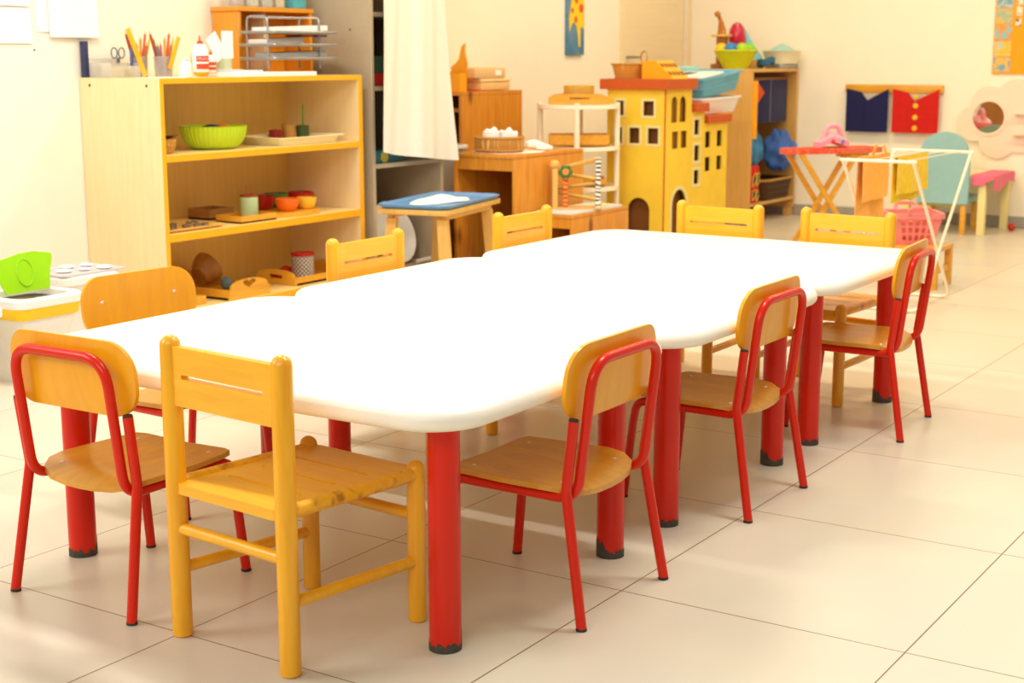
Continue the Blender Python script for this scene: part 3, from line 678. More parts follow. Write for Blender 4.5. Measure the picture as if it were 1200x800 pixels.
# wire letter rack and its trays
t = thing('letter_rack', 'steel wire letter rack with three stacked trays before the wooden cubby', 'letter rack', (-3.09, 2.49, TZ+.0185))
for y in (-.17, .17):
    m = MB(); m.tube(fillet([(-.06, y, .012), (-.06, y, .235), (.06, y, .235), (.06, y, .0125)], .028, 6), .0045, 10); obj('wire_frame', m, M_chrome, t)
for x in (-.06, .06):
    m = MB(); m.tube([(x, -.168, .232), (x, .168, .232)], .003, 8); obj('wire_bar', m, M_chrome, t)
TRY = []
for z in (.05, .108, .162):
    m = MB(); m.plate(rrect(-.11, -.18, .11, .245, .02, 3), [], lambda a, b: (a, b, z), (0, 0, .004)); p = obj('tray', m, plain('smoky_tray', (150, 148, 140), .3), t, smooth=False)
    m = MB(); m.tube([(x, y, z+.008) for x, y in rrect(-.11, -.18, .11, .245, .02, 4)], .0035, 8, closed=True); obj('wire_rim', m, M_chrome, p)
def stack(label, z, mat, lx, ly, dy, h, rz=0.0, bend=.006, name='paper_stack'):
    m = MB(); m.rings_shell(rect(-lx/2, -ly/2, lx/2, ly/2), lambda x, y: h+bend*(1+math.sin(9*y+3*x)), h, 5)
    put(name, m, mat, label, 'paper', -3.09, 2.49+dy, TZ+.0185+z, rz)
stack('grey papers in the bottom tray of the letter rack', .055, plain('grey_paper', (206, 204, 194), .7), .108, .36, .05, .024)
stack('pale papers in the middle tray of the letter rack', .113, plain('pale_paper', (222, 212, 200), .7), .108, .24, -.05, .024)
stack('dark red folder sticking out of the middle letter tray', .1495, plain('dark_red_folder', (150, 24, 30), .4), .095, .17, .155, .008, .0, .001, 'folder')
stack('white papers in the top tray of the letter rack', .167, M_paper, .108, .38, .045, .022)
# ------------------------------------------------------------------ taupe cabinet with curtain
GX, G0, G1, GT = -2.955, 2.935, 3.50, 1.72
t = thing('tall_cabinet', 'tall taupe cabinet behind the linen curtain, right of the bookcase', 'cabinet', (0, 0, 0))
sp = None
for y in (G0, G1-.022):
    m = MB(); m.box((BK, y, 0), (GX, y+.022, GT), .001, 1); p = obj('side_panel', m, M_taupe, t)
    if y == G0:
        for dx in (.05, .18, .33):
            m = MB(); m.cyl((BK+dx, G0-.0005, 1.21), (BK+dx, G0+.004, 1.21), .005, seg=8); obj('peg_hole', m, M_cap, p)
for nm, z0, z1 in (('top_panel', GT-.022, GT), ('shelf', .568, .588), ('shelf', .93, .95), ('shelf', 1.27, 1.29), ('bottom_panel', .05, .072)):
    m = MB(); m.box((BK+.012, G0+.0225, z0), (GX-(.004 if nm == 'shelf' else 0), G1-.0225, z1)); obj(nm, m, M_taupe, t)
m = MB(); m.box((BK, G0+.0225, .05), (BK+.011, G1-.0225, GT-.0225)); obj('back_panel', m, plain('brown_backing', (104, 82, 54), .8), t)
m = MB(); m.tube([(GX+.035, G0+.01, GT-.05), (GX+.035, G1-.01, GT-.05)], .007, 10)
for y in (G0+.012, G1-.012): m.box((GX-.002, y-.006, GT-.056), (GX+.036, y+.006, GT-.044))
obj('curtain_rail', m, M_chrome, t)
m = MB()
def cf(u, v):
    y = G0+.02+u*(G1-G0-.03); z = GT-.058-v*1.0
    s = v**1.3
    y = (G0+.02+.02*(1-s)+u*(.485+.135*s)) - .035*s
    zb = .652-.075*u**.8+ (.02 if u < .33 else 0)*0
    z = (GT-.058)*(1-v)+zb*v
    fold = .015*math.sin(2*PI*(u*1.75+.05+.25*v))+.003*math.sin(2*PI*(u*5.3+.8*v))
    x = GX+.042+fold*(.75+.5*v)+.018*s
    return (x, y, z)
m.sheet(72, 60, cf, .0015)
M_lin = plain('natural_linen', (238, 232, 218), .95, noise=.05, nscale=220, sheen=.2, bump=.15)
single('linen_curtain', m, M_lin, 'off-white linen curtain hanging before the tall taupe cabinet', 'curtain', angle=80)
def carton(name, label, cat, lo, hi, rgb, nm, rough=.5, bev=.003, mat=None, rz=0):
    lo = Vector(lo); hi = Vector(hi); c = Vector(((lo.x+hi.x)/2, (lo.y+hi.y)/2, lo.z)); h = (hi-lo)
    m = MB(); m.box((-h.x/2, -h.y/2, 0), (h.x/2, h.y/2, h.z), bev); return single(name, m, mat or plain(nm, rgb, rough), label, cat, tuple(c), rz)
b = carton('game_box', 'teal blue box with a yellow disc under the curtain hem on the cabinet shelf', 'box', (-3.33, G0+.03, .5885), (-2.985, 3.22, .65), (44, 118, 132), 'teal_box')
m = MB(); m.cyl((.1725, -.03, .03), (.1735, -.03, .03), .028, seg=24); obj('yellow_disc', m, plain('yellow_print', (206, 190, 60), .5), b)
carton('game_box', 'red box behind the left edge of the curtain', 'box', (-3.3, G0+.03, .9505), (-2.985, 3.25, 1.01), (200, 40, 30), 'red_box')
carton('game_box', 'dark green box on the red box behind the curtain', 'box', (-3.3, G0+.03, 1.0105), (-2.985, 3.2, 1.09), (60, 90, 60), 'green_box')
m = MB(); m.lathe([(0, 0), (.04, .004), (.11, .02), (.155, .06), (.16, .06), (.114, .014), (.04, -.003), (0, -.006)], seg=32)
m.move(Matrix.Rotation(math.radians(68), 4, 'Y') @ Matrix.Translation((0, 0, -.03)))
single('white_basin', m, M_white, 'pale round basin leaning in the bottom of the tall taupe cabinet', 'basin', (-3.12, 3.27, .2205))
m = MB(); m.tube([(0, 0, 0), (.03, .1, .01)], .011, 12); single('white_stick', m, M_white, 'short white stick lying on the floor of the taupe cabinet', 'stick', (-3.0, 3.33, .0835))

# grey bin on a low dark box in the gap, and the pine cubes
carton('wooden_crate', 'low dark brown crate under the grey bin between cabinet and pine unit', 'crate', (-3.395, 3.54, .0), (-3.08, 3.99, .385), (110, 72, 30), 'dark_crate', mat=M_pineb)
t = thing('grey_bin', 'grey plastic bin with white rim beside the linen curtain', 'bin', (-3.21, 3.83, .3855))
m = MB(); m.lathe([(0, 0), (.12, 0), (.135, .23), (.128, .23), (.115, .006), (0, .006)], seg=30); obj('body', m, plain('grey_bin', (176, 174, 168), .45), t)
m = MB(); m.lathe([(.128, .225), (.145, .228), (.147, .243), (.13, .246), (.128, .225)], seg=30); obj('rim', m, M_white, t)

def cube(label, x0, x1, y0, y1, zt, apron, legw=.03):
    """pine cube: top, side and back boards, an apron over an open front"""
    t = thing('pine_cube', label, 'cube stool', (0, 0, 0))
    m = MB(); m.box((x0, y0, zt-.02), (x1, y1, zt), .003); obj('top_panel', m, M_pine, t)
    for x in (x0, x1-.02):
        m = MB(); m.box((x, y0+.002, 0), (x+.02, y1, zt-.0205), .002); obj('side_panel', m, M_pine, t)
    m = MB(); m.box((x0+.0205, y1-.02, 0), (x1-.0205, y1, zt-.0205)); obj('back_panel', m, M_pine, t)
    m = MB(); m.box((x0+.0205, y0+.004, zt-.02-apron), (x1-.0205, y0+.024, zt-.0205)); obj('apron', m, M_pine, t)
    return t
# tall unit: solid pine side toward us
t = thing('pine_unit', 'tall knotty pine unit against the wall behind the two lower pine cubes', 'cabinet', (0, 0, 0))
A0, A1 = 4.06, 4.66
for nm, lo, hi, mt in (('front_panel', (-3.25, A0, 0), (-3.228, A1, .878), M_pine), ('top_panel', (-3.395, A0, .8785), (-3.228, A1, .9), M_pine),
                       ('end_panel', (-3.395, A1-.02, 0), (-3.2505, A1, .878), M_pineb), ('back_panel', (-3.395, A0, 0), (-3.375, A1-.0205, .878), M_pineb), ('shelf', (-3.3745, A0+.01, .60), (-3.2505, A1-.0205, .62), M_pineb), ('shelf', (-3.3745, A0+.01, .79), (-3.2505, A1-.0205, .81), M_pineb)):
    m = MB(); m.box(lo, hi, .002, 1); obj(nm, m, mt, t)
cube('middle pine cube with the wicker basket on it', -2.985, -2.61, 3.63, 4.30, .605, .06)
cube('low pine cube with the marble run on it', -2.60, -2.375, 3.80, 4.38, .306, .05)
# things on the tall unit
M_ypl = plain('amber_plastic', (246, 170, 20), .35)
t = thing('paper_holder', 'amber upright holder with a pointed back on the tall pine unit', 'holder', (-3.315, 4.125, .9005))
m = MB(); m.plate([(-.05, 0), (.05, 0), (.055, .1), (.06, .15), (.045, .2), (.045, .26), (.02, .24), (-.0, .17), (-.02, .15), (-.05, .13)], (), lambda a, b: (a, .028, b), (0, .004, 0)); obj('back_panel', m, M_ypl, t, smooth=False)
m = MB(); m.plate([(-.05, 0), (.05, 0), (.05, .09), (-.05, .115)], (), lambda a, b: (a, -.032, b), (0, .004, 0)); obj('front_panel', m, M_ypl, t, smooth=False)
for x in (-.05, .046):
    m = MB(); m.box((x, -.028, 0), (x+.004, .028, .1)); obj('side_panel', m, M_ypl, t)
papers('paper_sheet', 'red paper sheet under the boxes on the tall pine unit', -3.31, 4.32, .14, .3, .002, plain('red_paper', (226, 80, 40), .7), .1, .9005)
M_wcream = pattern('pale_weave', (240, 206, 150), (220, 176, 110), 'check', 160, .4, .6, .8)
t = thing('lidded_box', 'pale cream box at the bottom of the pile on the tall pine unit', 'box', (-3.31, 4.42, .9035), PI/2)
m = MB(); m.box((-.16, -.07, 0), (.13, .07, .045), .006); obj('body', m, plain('cream_card', (236, 196, 126), .7), t)
m = MB(); m.box((-.165, -.075, .0455), (.135, .075, .062), .005); obj('lid', m, plain('cream_card_lid', (246, 216, 156), .7), t)
t = thing('wicker_box', 'pale woven box with a white tag on top of the cream box', 'box', (-3.31, 4.40, .9665), PI/2)
m = MB(); m.box((-.20, -.07, 0), (.11, .07, .06), .012); obj('body', m, M_wcream, t)
m = MB(); m.box((-.0, -.0725, .018), (.06, -.0705, .046)); obj('tag', m, M_paper, t)
# things on the middle cube
m = MB(); m.rings_shell([(-.17, -.06), (-.05, -.168), (.22, -.165), (.23, .1), (.16, .19), (.05, .12), (-.1, .16), (-.16, .1)], lambda x, y: .002+.001*math.sin(60*x)*math.sin(50*y), .0015, 5)
# doily stays within the cube top
m = MB(); m.rings_shell([(.2*math.cos(2*PI*k/40)*(1+.03*math.cos(10*2*PI*k/40))*.9, .2*math.sin(2*PI*k/40)*(1+.03*math.cos(10*2*PI*k/40))) for k in range(40)], lambda x, y: .003+.0008*math.sin(70*x)*math.sin(60*y), .0018, 6)
single('white_doily', m, plain('white_cotton', (252, 246, 228), .9), 'white cloth under the wicker basket on the middle pine cube', 'cloth', (-2.797, 3.86, .6055))
t = thing('round_basket', 'low round wicker basket of white tissue on the middle pine cube', 'basket', (-2.81, 3.79, .6095))
m = MB(); m.lathe([(0, 0), (.118, 0), (.126, .01), (.127, .075), (.124, .08), (.12, .075), (.118, .008), (0, .006)], seg=36); obj('body', m, M_wicker, t)
for z in (.012, .072):
    m = MB(); m.tube([(.127*math.cos(2*PI*k/36), .127*math.sin(2*PI*k/36), z) for k in range(36)], .005, 8, closed=True); obj('rim', m, M_wicker, t)
for k, (x, y, r, l) in enumerate(((-.045, -.0, .048, 'white tissue heaped at the left of the round wicker basket'), (.055, .0, .046, 'white tissue heaped at the right of the round wicker basket'))):
    m = MB(); m.rings_shell([(r*(1+.15*math.sin(5*a+k))*math.cos(a), r*(1+.15*math.cos(4*a))*math.sin(a)) for a in [2*PI*i/26 for i in range(26)]], lambda X, Y: .086+.022*math.exp(-700*((X-.01)**2+(Y+.01)**2))+.012*math.sin(95*X+k)*math.cos(110*Y), .05, 9)
    single('tissue', m, M_paper, l, 'tissue', (-2.81+x, 3.79+y, .6165))
m = MB(); m.rings_shell([(.07*(1+.2*math.sin(7*a))*math.cos(a), .05*(1+.2*math.cos(6*a))*math.sin(a)) for a in [2*PI*i/30 for i in range(30)]], lambda X, Y: .02+.03*math.exp(-300*((X+.03)**2+Y*Y)), .018, 6)
single('tissue', m, M_paper, 'crumpled tissue lying beside the round wicker basket', 'tissue', (-2.72, 4.02, .6115))

# marble run on the low cube
papers('activity_tray', 'white tray with a printed sheet under the marble run', -2.487, 4.06, .21, .52, .012, plain('tray_print', (226, 232, 228), .4, noise=.04, nscale=30), 0, .3065)
m = MB(); m.plate(rrect(-.05, -.09, .05, .09, .01, 3), (), lambda a, b: (a, b, 0), (0, 0, .0008)); single('printed_sheet', m, pattern('green_yellow_print', (120, 190, 140), (250, 240, 200), 'noise', 26, .5, .6), 'green and yellow printed sheet at the far end of the white tray', 'paper', (-2.46, 4.22, .319))
m = MB(); m.ball((0, 0, .018), .018, sz=.7, seg=14); single('ball', m, plain('yellow_ball_toy', (246, 204, 20), .4), 'small yellow ball on the white tray right of the marble run', 'ball', (-2.42, 4.14, .3245-.005))
t = thing('marble_run', 'wooden zigzag marble run with striped posts on the low pine cube', 'toy', (-2.475, 4.01, .319), math.radians(33))
m = MB(); m.box((-.13, -.045, 0), (.13, .045, .008), .003); obj('base', m, M_lpine, t)
M_ora = pattern('orange_giraffe_print', (196, 60, 20), (240, 150, 60), 'bands', 14, .4, .6)
M_zeb = pattern('zebra_print', (250, 246, 236), (50, 46, 44), 'bands', 15, .35, .45)
for x, mt, h, w, nm in ((-.115, M_lpine, .205, .014, 'post'), (-.062, M_ora, .17, .012, 'orange_post'), (.105, M_zeb, .26, .013, 'zebra_post')):
    m = MB(); m.plate([(-w, .008), (w, .008), (w*.9, h*.5), (w*1.05, h), (-w*1.05, h), (-w*.9, h*.5)], (), lambda a, b: (x+a, -.034, b), (0, .01, 0)); obj(nm, m, mt, t, smooth=False)
    m = MB(); m.box((x-w*.8, .03, .008), (x+w*.8, .04, h-.02)); obj('rear_post', m, M_lpine, t)
for k, (za, zb) in enumerate(((.205, .262), (.19, .158), (.105, .142), (.088, .055))):
    m = MB(); m.tube([(-.118, 0, za), (.108, 0, zb)], .021, 14); m2 = m
    for v in m.bm.verts:
        if v.co.z > (za+(zb-za)*((v.co.x+.118)/.226)): v.co.z -= .0195
    obj('ramp', m, M_lpine, t)
m = MB(); m.ball((-.118, 0, .222), .027, sx=1, seg=14); obj('knob', m, M_lpine, t)
fl = MB(); fl.lathe([(0, -.004), (.016, -.004), (.018, 0), (.016, .004), (0, .004)], seg=16); fl.move(Matrix.Translation((-.062, -.042, .19)) @ Matrix.Rotation(PI/2, 4, 'X')); f1 = obj('flower', fl, plain('flower_orange', (240, 150, 70), .6), t)
for k in range(6):
    a = 2*PI*k/6; m = MB(); m.ball((-.062+.023*math.cos(a), -.040, .19+.023*math.sin(a)), .014, sy=.35, seg=10); obj('petal', m, plain('petal_green', (60, 116, 50), .6), f1)

# ------------------------------------------------------------------ blue tray on its little table
t = thing('low_table', 'small pine plank table under the blue tray', 'table', (-2.665, 3.075, 0), math.radians(12))
m = MB(); m.box((-.17, -.33, .388), (.17, .33, .412), .004); obj('tabletop', m, M_lpine, t)
for sx in (-1, 1):
    for sy in (-1, 1):
        m = MB(); m.plate([(-.028, 0), (.028, 0), (.024, .365), (-.024, .365)], (), lambda a, b: (sx*.125+a*1.0+sx*.03*(1-b/.365), sy*.28+sy*.02*(1-b/.365)-.0, b), (0, -sy*.03, 0)); obj('leg', m, M_lpine, t, smooth=False)
    m = MB(); m.box((sx*.135-.012, -.27, .3655), (sx*.135+.012, .27, .3875)); obj('apron', m, M_lpine, t)
m = MB(); prev = None
for ins, z in ((.035, 0), (.02, 0), (.002, .014), (0, .02), (.006, .022), (.022, .012), (.03, .011)):
    r = m.ring([(x, y, z) for x, y in rrect(-.18+ins, -.335+ins, .18-ins, .335-ins, .05-ins*.5, 6)])
    if prev: m.bridge(prev, r)
    else: m.bm.faces.new(r[::-1])
    prev = r
m.bm.faces.new(prev)
single('blue_tray', m, plain('cornflower_plastic', (104, 158, 216), .35), 'cornflower blue plastic tray of white flour on the small pine table', 'tray', (-2.665, 3.075, .4125), math.radians(12))
m = MB(); m.rings_shell([(.11*(1+.12*math.sin(3*a))*math.cos(a), .19*(1+.1*math.cos(4*a))*math.sin(a)) for a in [2*PI*i/30 for i in range(30)]], lambda X, Y: .003+.028*math.exp(-160*(X*X+(Y-.02)**2)), .003, 8)
o = single('flour_heap', m, plain('flour', (252, 250, 244), .95), 'heap of white flour in the blue tray', 'flour', (-2.655, 3.05, .424)); o['kind'] = 'stuff'

# ------------------------------------------------------------------ bins at the left
M_bin = plain('bin_white', (240, 238, 234), .4, noise=.008)
def make_bin(label):
    t = thing('waste_bin', label, 'bin')
    m = MB(); prev = None
    for z, hx, hy, dx in ((0, .098, .10, .0), (.03, .098, .10, .0), (.1, .098, .10, .0), (.17, .105, .11, .004), (.21, .116, .124, .007), (.25, .124, .132, .01), (.27, .126, .134, .01), (.26, .112, .12, .01), (.2, .095, .105, .006), (.03, .085, .09, 0)):
        r = m.ring([(x+dx, y, z) for x, y in rrect(-hx, -hy, hx, hy, .04, 6)])
        if prev: m.bridge(prev, r)
        else: m.bm.faces.new(r[::-1])
        prev = r
    m.bm.faces.new(prev); obj('body', m, M_bin, t)
    m = MB(); prev = None
    for z, o_ in ((.26, .0), (.264, .008), (.288, .008), (.296, .001), (.293, -.025), (.272, -.028), (.271, -.008), (.26, 0)):
        r = m.ring([(x+.010, y, z) for x, y in rrect(-.128-o_, -.136-o_, .128+o_, .136+o_, .045, 6)])
        if prev: m.bridge(prev, r)
        prev = r
    obj('rim', m, M_bin, t)
    return t
b0 = make_bin('white bin with an open lime green lid, left of the bookcase'); b0.location = (-2.74, .735, 0); b0.rotation_euler.z = math.radians(0)
m = MB(); prev = None
for z, s_ in ((.222, .985), (.224, 1.0), (.264, 1.05), (.264, 1.04), (.222, .97)):
    r = m.ring([(x*s_+.0095, y*s_, z) for x, y in rrect(-.126, -.134, .126, .134, .044, 6)])
    if prev: m.bridge(prev, r)
    prev = r
obj('bag_edge', m, plain('yellow_bag', (250, 208, 20), .5), b0)
m = MB(); m.rings_shell(rect(-.08, -.085, .10, .085), lambda x, y: .264+.006*math.sin(60*x)*math.cos(50*y), .03, 8); m2 = obj('rubbish', m, plain('brown_paper_waste', (150, 108, 24), .9, noise=.3), b0)
m = MB()
m.rings_shell([(-.085, 0), (.10, 0), (.112, .05), (.135, .105), (.136, .118), (.06, .132), (-.0, .130), (-.122, .108), (-.124, .096), (-.102, .045)], lambda a, b: .012*math.exp(-30*a*a)*1.0, .006, 6, fn=lambda a, b, c: (-.0-.22*b+c, a, .298+b))
lid = obj('lid', m, plain('lime_lid', (156, 220, 8), .3, noise=.02), b0)
m = MB(); m.tube([(.0125-.22*b_, a_, .298+b_) for a_, b_ in [(.005+.034*math.cos(q), .065+.045*math.sin(q)) for q in [2*PI*k/26 for k in range(26)]]], .0022, 6, closed=True); obj('embossed_ring', m, plain('lime_lid', (156, 220, 8)), lid)
b1 = make_bin('white bin cut by the left border of the photo'); b1.location = (-2.69, .362, 0)
b2 = make_bin('white bin with a flat tray on it between the open bin and the bookcase'); b2.location = (-3.02, 1.16, 0)
for k in range(1):
    m = MB(); m.rings_shell(rrect(-.12, -.15, .13, .16, .03, 5), lambda x, y: .005, .006, 4); single('egg_tray', m, plain('mauve_grey_tray', (206, 198, 200), .5, noise=.06), 'grey tray with white lumps lying on the bin beside the bookcase', 'tray', (-3.01, 1.17, .3005-.003))
rng = random.Random(2)
for i in range(2):
    for j in range(3):
        m = MB(); m.ball((0, 0, .006), .024+.006*((i+j) % 2), sz=.22, seg=12)
        single('white_lump', m, M_paper, 'small white lump on the grey tray beside the bookcase', 'lump', (-3.06+i*.1+.02*j, 1.09+j*.08, .3035), 0, 'white lumps on the grey tray')

# ------------------------------------------------------------------ sheets on the left wall
def sheet_text():
    m, nt, b = base('faint_print')
    T = nt.nodes.new('ShaderNodeTexCoord')
    w = nt.nodes.new('ShaderNodeTexWave'); w.bands_direction = 'Z'; w.inputs['Scale'].default_value = 22; w.inputs['Distortion'].default_value = 0
    n = nt.nodes.new('ShaderNodeTexNoise'); n.inputs['Scale'].default_value = 60
    s = nt.nodes.new('ShaderNodeSeparateXYZ'); nt.links.new(T.outputs['Object'], s.inputs[0])
    for q in (w, n): nt.links.new(T.outputs['Object'], q.inputs['Vector'])
    def mth(op, a, bb):
        q = nt.nodes.new('ShaderNodeMath'); q.operation = op
        for i, v in enumerate((a, bb)):
            if isinstance(v, (int, float)): q.inputs[i].default_value = v
            else: nt.links.new(v, q.inputs[i])
        return q.outputs[0]
    ln = mth('MULTIPLY', mth('GREATER_THAN', w.outputs['Fac'], .72), mth('GREATER_THAN', n.outputs['Fac'], .47))
    ay = mth('ABSOLUTE', s.outputs['Y'], 0); ln = mth('MULTIPLY', ln, mth('LESS_THAN', ay, .07))
    ln = mth('MULTIPLY', ln, mth('LESS_THAN', s.outputs['Z'], .145)); ln = mth('MULTIPLY', ln, mth('GREATER_THAN', s.outputs['Z'], .045)); ln = mth('MULTIPLY', ln, .22)
    x = nt.nodes.new('ShaderNodeMix'); x.data_type = 'RGBA'; nt.links.new(ln, x.inputs['Factor'])
    x.inputs['A'].default_value = (*lin((249, 248, 247)), 1); x.inputs['B'].default_value = (*lin((170, 170, 175)), 1)
    nt.links.new(x.outputs['Result'], b.inputs['Base Color']); b.inputs['Roughness'].default_value = .8
    return m
def wall_sheet(name, label, y0, y1, z0, z1, mat, off=.002, curl=.006):
    h = z1-z0; w = y1-y0
    m = MB(); m.sheet(8, 12, lambda u, v: (off+curl*(1-v)**2*(.4+.6*u), -w/2+u*w, h*v), .0008)
    return single(name, m, mat, label, 'paper', (WX, (y0+y1)/2, z0))
wall_sheet('wall_sheet', 'lower white sheet pinned to the wall at the left border', .9, 1.375, 1.14, 1.28, M_paper)
wall_sheet('wall_sheet', 'upper white sheet pinned at the left border above the other', .9, 1.37, 1.282, 1.6, M_paper, .004)
wall_sheet('wall_sheet', 'rear white sheet showing left of the printed one on the wall', 1.40, 1.62, 1.185, 1.62, M_paper, .002)
wall_sheet('printed_sheet', 'white sheet with faint printed lines hanging above the bookcase end', 1.455, 1.70, 1.165, 1.62, sheet_text(), .012, .012)
for i, (y, z) in enumerate(((1.385, 1.115), )):
    m = MB(); m.lathe([(0, 0), (.004, .001), (.004, .003), (0, .004)], seg=8); m.move(Matrix.Rotation(PI/2, 4, 'Y')); single('wall_tack', m, M_wear, 'tiny dark tack in the wall below the sheets at left', 'tack', (WX+.0005, y, z))
# ------------------------------------------------------------------ round white rack
t = thing('tier_rack', 'white round three-tier rack with wooden trays before the playhouse', 'rack', (-2.815, 4.595, 0))
RK = .214; TIERS = (.379, .598, .8245)
for a in (-62, 28, 118, 208):
    m = MB(); x, y = RK*math.cos(math.radians(a)), RK*math.sin(math.radians(a)); m.cyl((x, y, 0), (x, y, .838), .0155, seg=14); obj('post', m, M_wtube, t)
for z in TIERS+(.1,):
    m = MB(); m.lathe([(0, z-.014), (RK+.004, z-.02), (RK+.012, z-.018), (RK+.01, z+.004), (RK+.004, z+.004), (RK, z-.004), (0, z-.004)], seg=44); obj('tier', m, M_wtube, t)
tray_box('wooden_tray', 'wooden handled tray on the top tier of the white rack', (-2.815, 4.595, TIERS[2]+.0045), .33, .20, .036, M_tray, math.radians(33), .01, handle=.02)
tray_box('wooden_tray', 'wooden tray on the middle tier of the white rack', (-2.815, 4.595, TIERS[1]+.0045), .22, .33, .06, M_tray, math.radians(-57), .01)
tray_box('wooden_tray', 'wooden tray on the lowest visible tier of the white rack', (-2.815, 4.595, TIERS[0]+.0045), .20, .30, .04, M_tray, math.radians(-57), .01)
m = MB(); m.ball((0, 0, .022), .022, seg=12); single('ball', m, plain('red_ball', (200, 40, 20), .4), 'red ball in the lowest tray of the white rack', 'ball', (-2.795, 4.575, TIERS[0]+.0150))
t = thing('wooden_sieve', 'round wooden sieve in the tray on top of the white rack', 'sieve', (-2.815, 4.595, TIERS[2]+.0155))
m = MB(); m.lathe([(.08, 0), (.084, .002), (.084, .088), (.08, .09), (.077, .088), (.077, .002), (.08, 0)], seg=36); obj('hoop', m, wood('sieve_wood', (222, 176, 76), (200, 150, 54), (3, 3, 6), .5, .1), t)
m = MB(); m.lathe([(0, .06), (.0775, .06), (.0775, .063), (0, .063)], seg=36); obj('mesh', m, M_lpine, t)

# ------------------------------------------------------------------ cardboard playhouse
M_yel = plain('yellow_painted_card', (244, 208, 58), .7, noise=.05, nscale=9)
M_roof = plain('terracotta_card', (198, 88, 22), .7, noise=.04)
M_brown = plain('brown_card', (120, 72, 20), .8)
M_olive = plain('ochre_shutter', (164, 112, 16), .7)
M_frm = plain('cream_frame', (232, 222, 160), .7)
HX, HY = -2.40, 4.83
t = thing('playhouse', 'yellow cardboard playhouse with terracotta roofs and cut-out windows', 'playhouse', (0, 0, 0))
def frame_ring(o, i, fn, th, par):
    m = MB(); m.plate(o, [i], fn, th); obj('window_frame', m, M_frm, par, smooth=False)
def house_wall(outer, wins, fn, inward, frames=True, fo=.014):
    m = MB(); m.plate(outer, [w for w in wins], fn, Vector(inward)*.008); w_ = obj('wall', m, M_yel, t, smooth=False)
    if frames:
        for w in frames if frames is not True else wins:
            cx = sum(p[0] for p in w)/len(w); cy = sum(p[1] for p in w)/len(w)
            x0, x1 = min(p[0] for p in w), max(p[0] for p in w); y0, y1 = min(p[1] for p in w), max(p[1] for p in w)
            if len(w) == 4: frame_ring(rect(x0-fo, y0-fo, x1+fo, y1+fo), w, lambda a, b: Vector(fn(a, b))-Vector(inward)*.003, Vector(inward)*.0028, w_)
            else: frame_ring(arch(x0-fo, y0, x1+fo, y1+fo), w[:], lambda a, b: Vector(fn(a, b))-Vector(inward)*.003, Vector(inward)*.0028, w_)
    return w_
fy = lambda a, b: (a, HY, b)              # wall facing us
fx = lambda a, b: (HX, a, b)              # wall facing right
w = .026
left_w = [rect(-2.708, .762, -2.66, .842), rect(-2.535, .762, -2.470, .842), rect(-2.715, .608, -2.668, .694), rect(-2.622, .608, -2.558, .694), rect(-2.505, .608, -2.440, .694)]
door_l = arch(-2.628, .002, -2.488, .300)
house_wall(rect(-2.765, 0, HX-.0005, .905), left_w+[[(x, y+.004) for x, y in door_l]], fy, (0, 1, 0), left_w)
right_w = [arch(4.905, .722, 4.985, .866), arch(5.008, .722, 5.092, .866), rect(4.92, .576, 5.0, .672), rect(5.028, .576, 5.108, .672)]
door_r = arch(4.93, .004, 5.112, .345)
house_wall(rect(HY+.0085, 0, 5.16, .905), right_w+[door_r], fx, (-1, 0, 0), [door_r], .02)
tw = [rect(5.195, .643, 5.262, .728), rect(5.20, .493, 5.268, .582), rect(5.20, .36, 5.268, .44)]
house_wall(rect(5.161, 0, 5.33, .772), tw, fx, (-1, 0, 0), True, .018)
ww = [rect(5.345, .562, 5.415, .655), rect(5.503, .562, 5.575, .655), rect(5.348, .424, 5.418, .506), rect(5.505, .424, 5.577, .506)]
house_wall(rect(5.331, 0, 5.645, .702), ww, fx, (-1, 0, 0), False)
for lo, hi in (((-2.765, HY+.0085, 0), (-2.757, 5.645, .70)), ((-2.7565, 5.637, 0), (HX-.0085, 5.645, .70))):
    m = MB(); m.box(lo, hi); obj('wall', m, M_yel, t)
m = MB(); m.box((-2.765, 5.152, .7005), (HX-.0085, 5.16, .9045)); obj('wall', m, M_yel, t)
m = MB(); m.box((HX-.003, HY-.003, 0), (HX+.003, HY+.004, .905)); obj('corner_strip', m, M_roof, t)
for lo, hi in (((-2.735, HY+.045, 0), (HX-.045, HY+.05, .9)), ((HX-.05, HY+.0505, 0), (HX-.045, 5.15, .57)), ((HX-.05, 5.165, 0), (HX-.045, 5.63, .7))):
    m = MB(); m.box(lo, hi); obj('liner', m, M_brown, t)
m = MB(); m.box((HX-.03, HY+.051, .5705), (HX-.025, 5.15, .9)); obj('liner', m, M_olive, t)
for lo, hi in (((-2.80, HY-.03, .9055), (HX+.028, 5.175, .963)), ((-2.77, 5.176, .7725), (HX+.024, 5.345, .822)), ((-2.77, 5.346, .7025), (HX+.02, 5.665, .748))):
    m = MB(); m.box(lo, hi, .002, 1); obj('roof', m, M_roof, t)
RZ = .9635
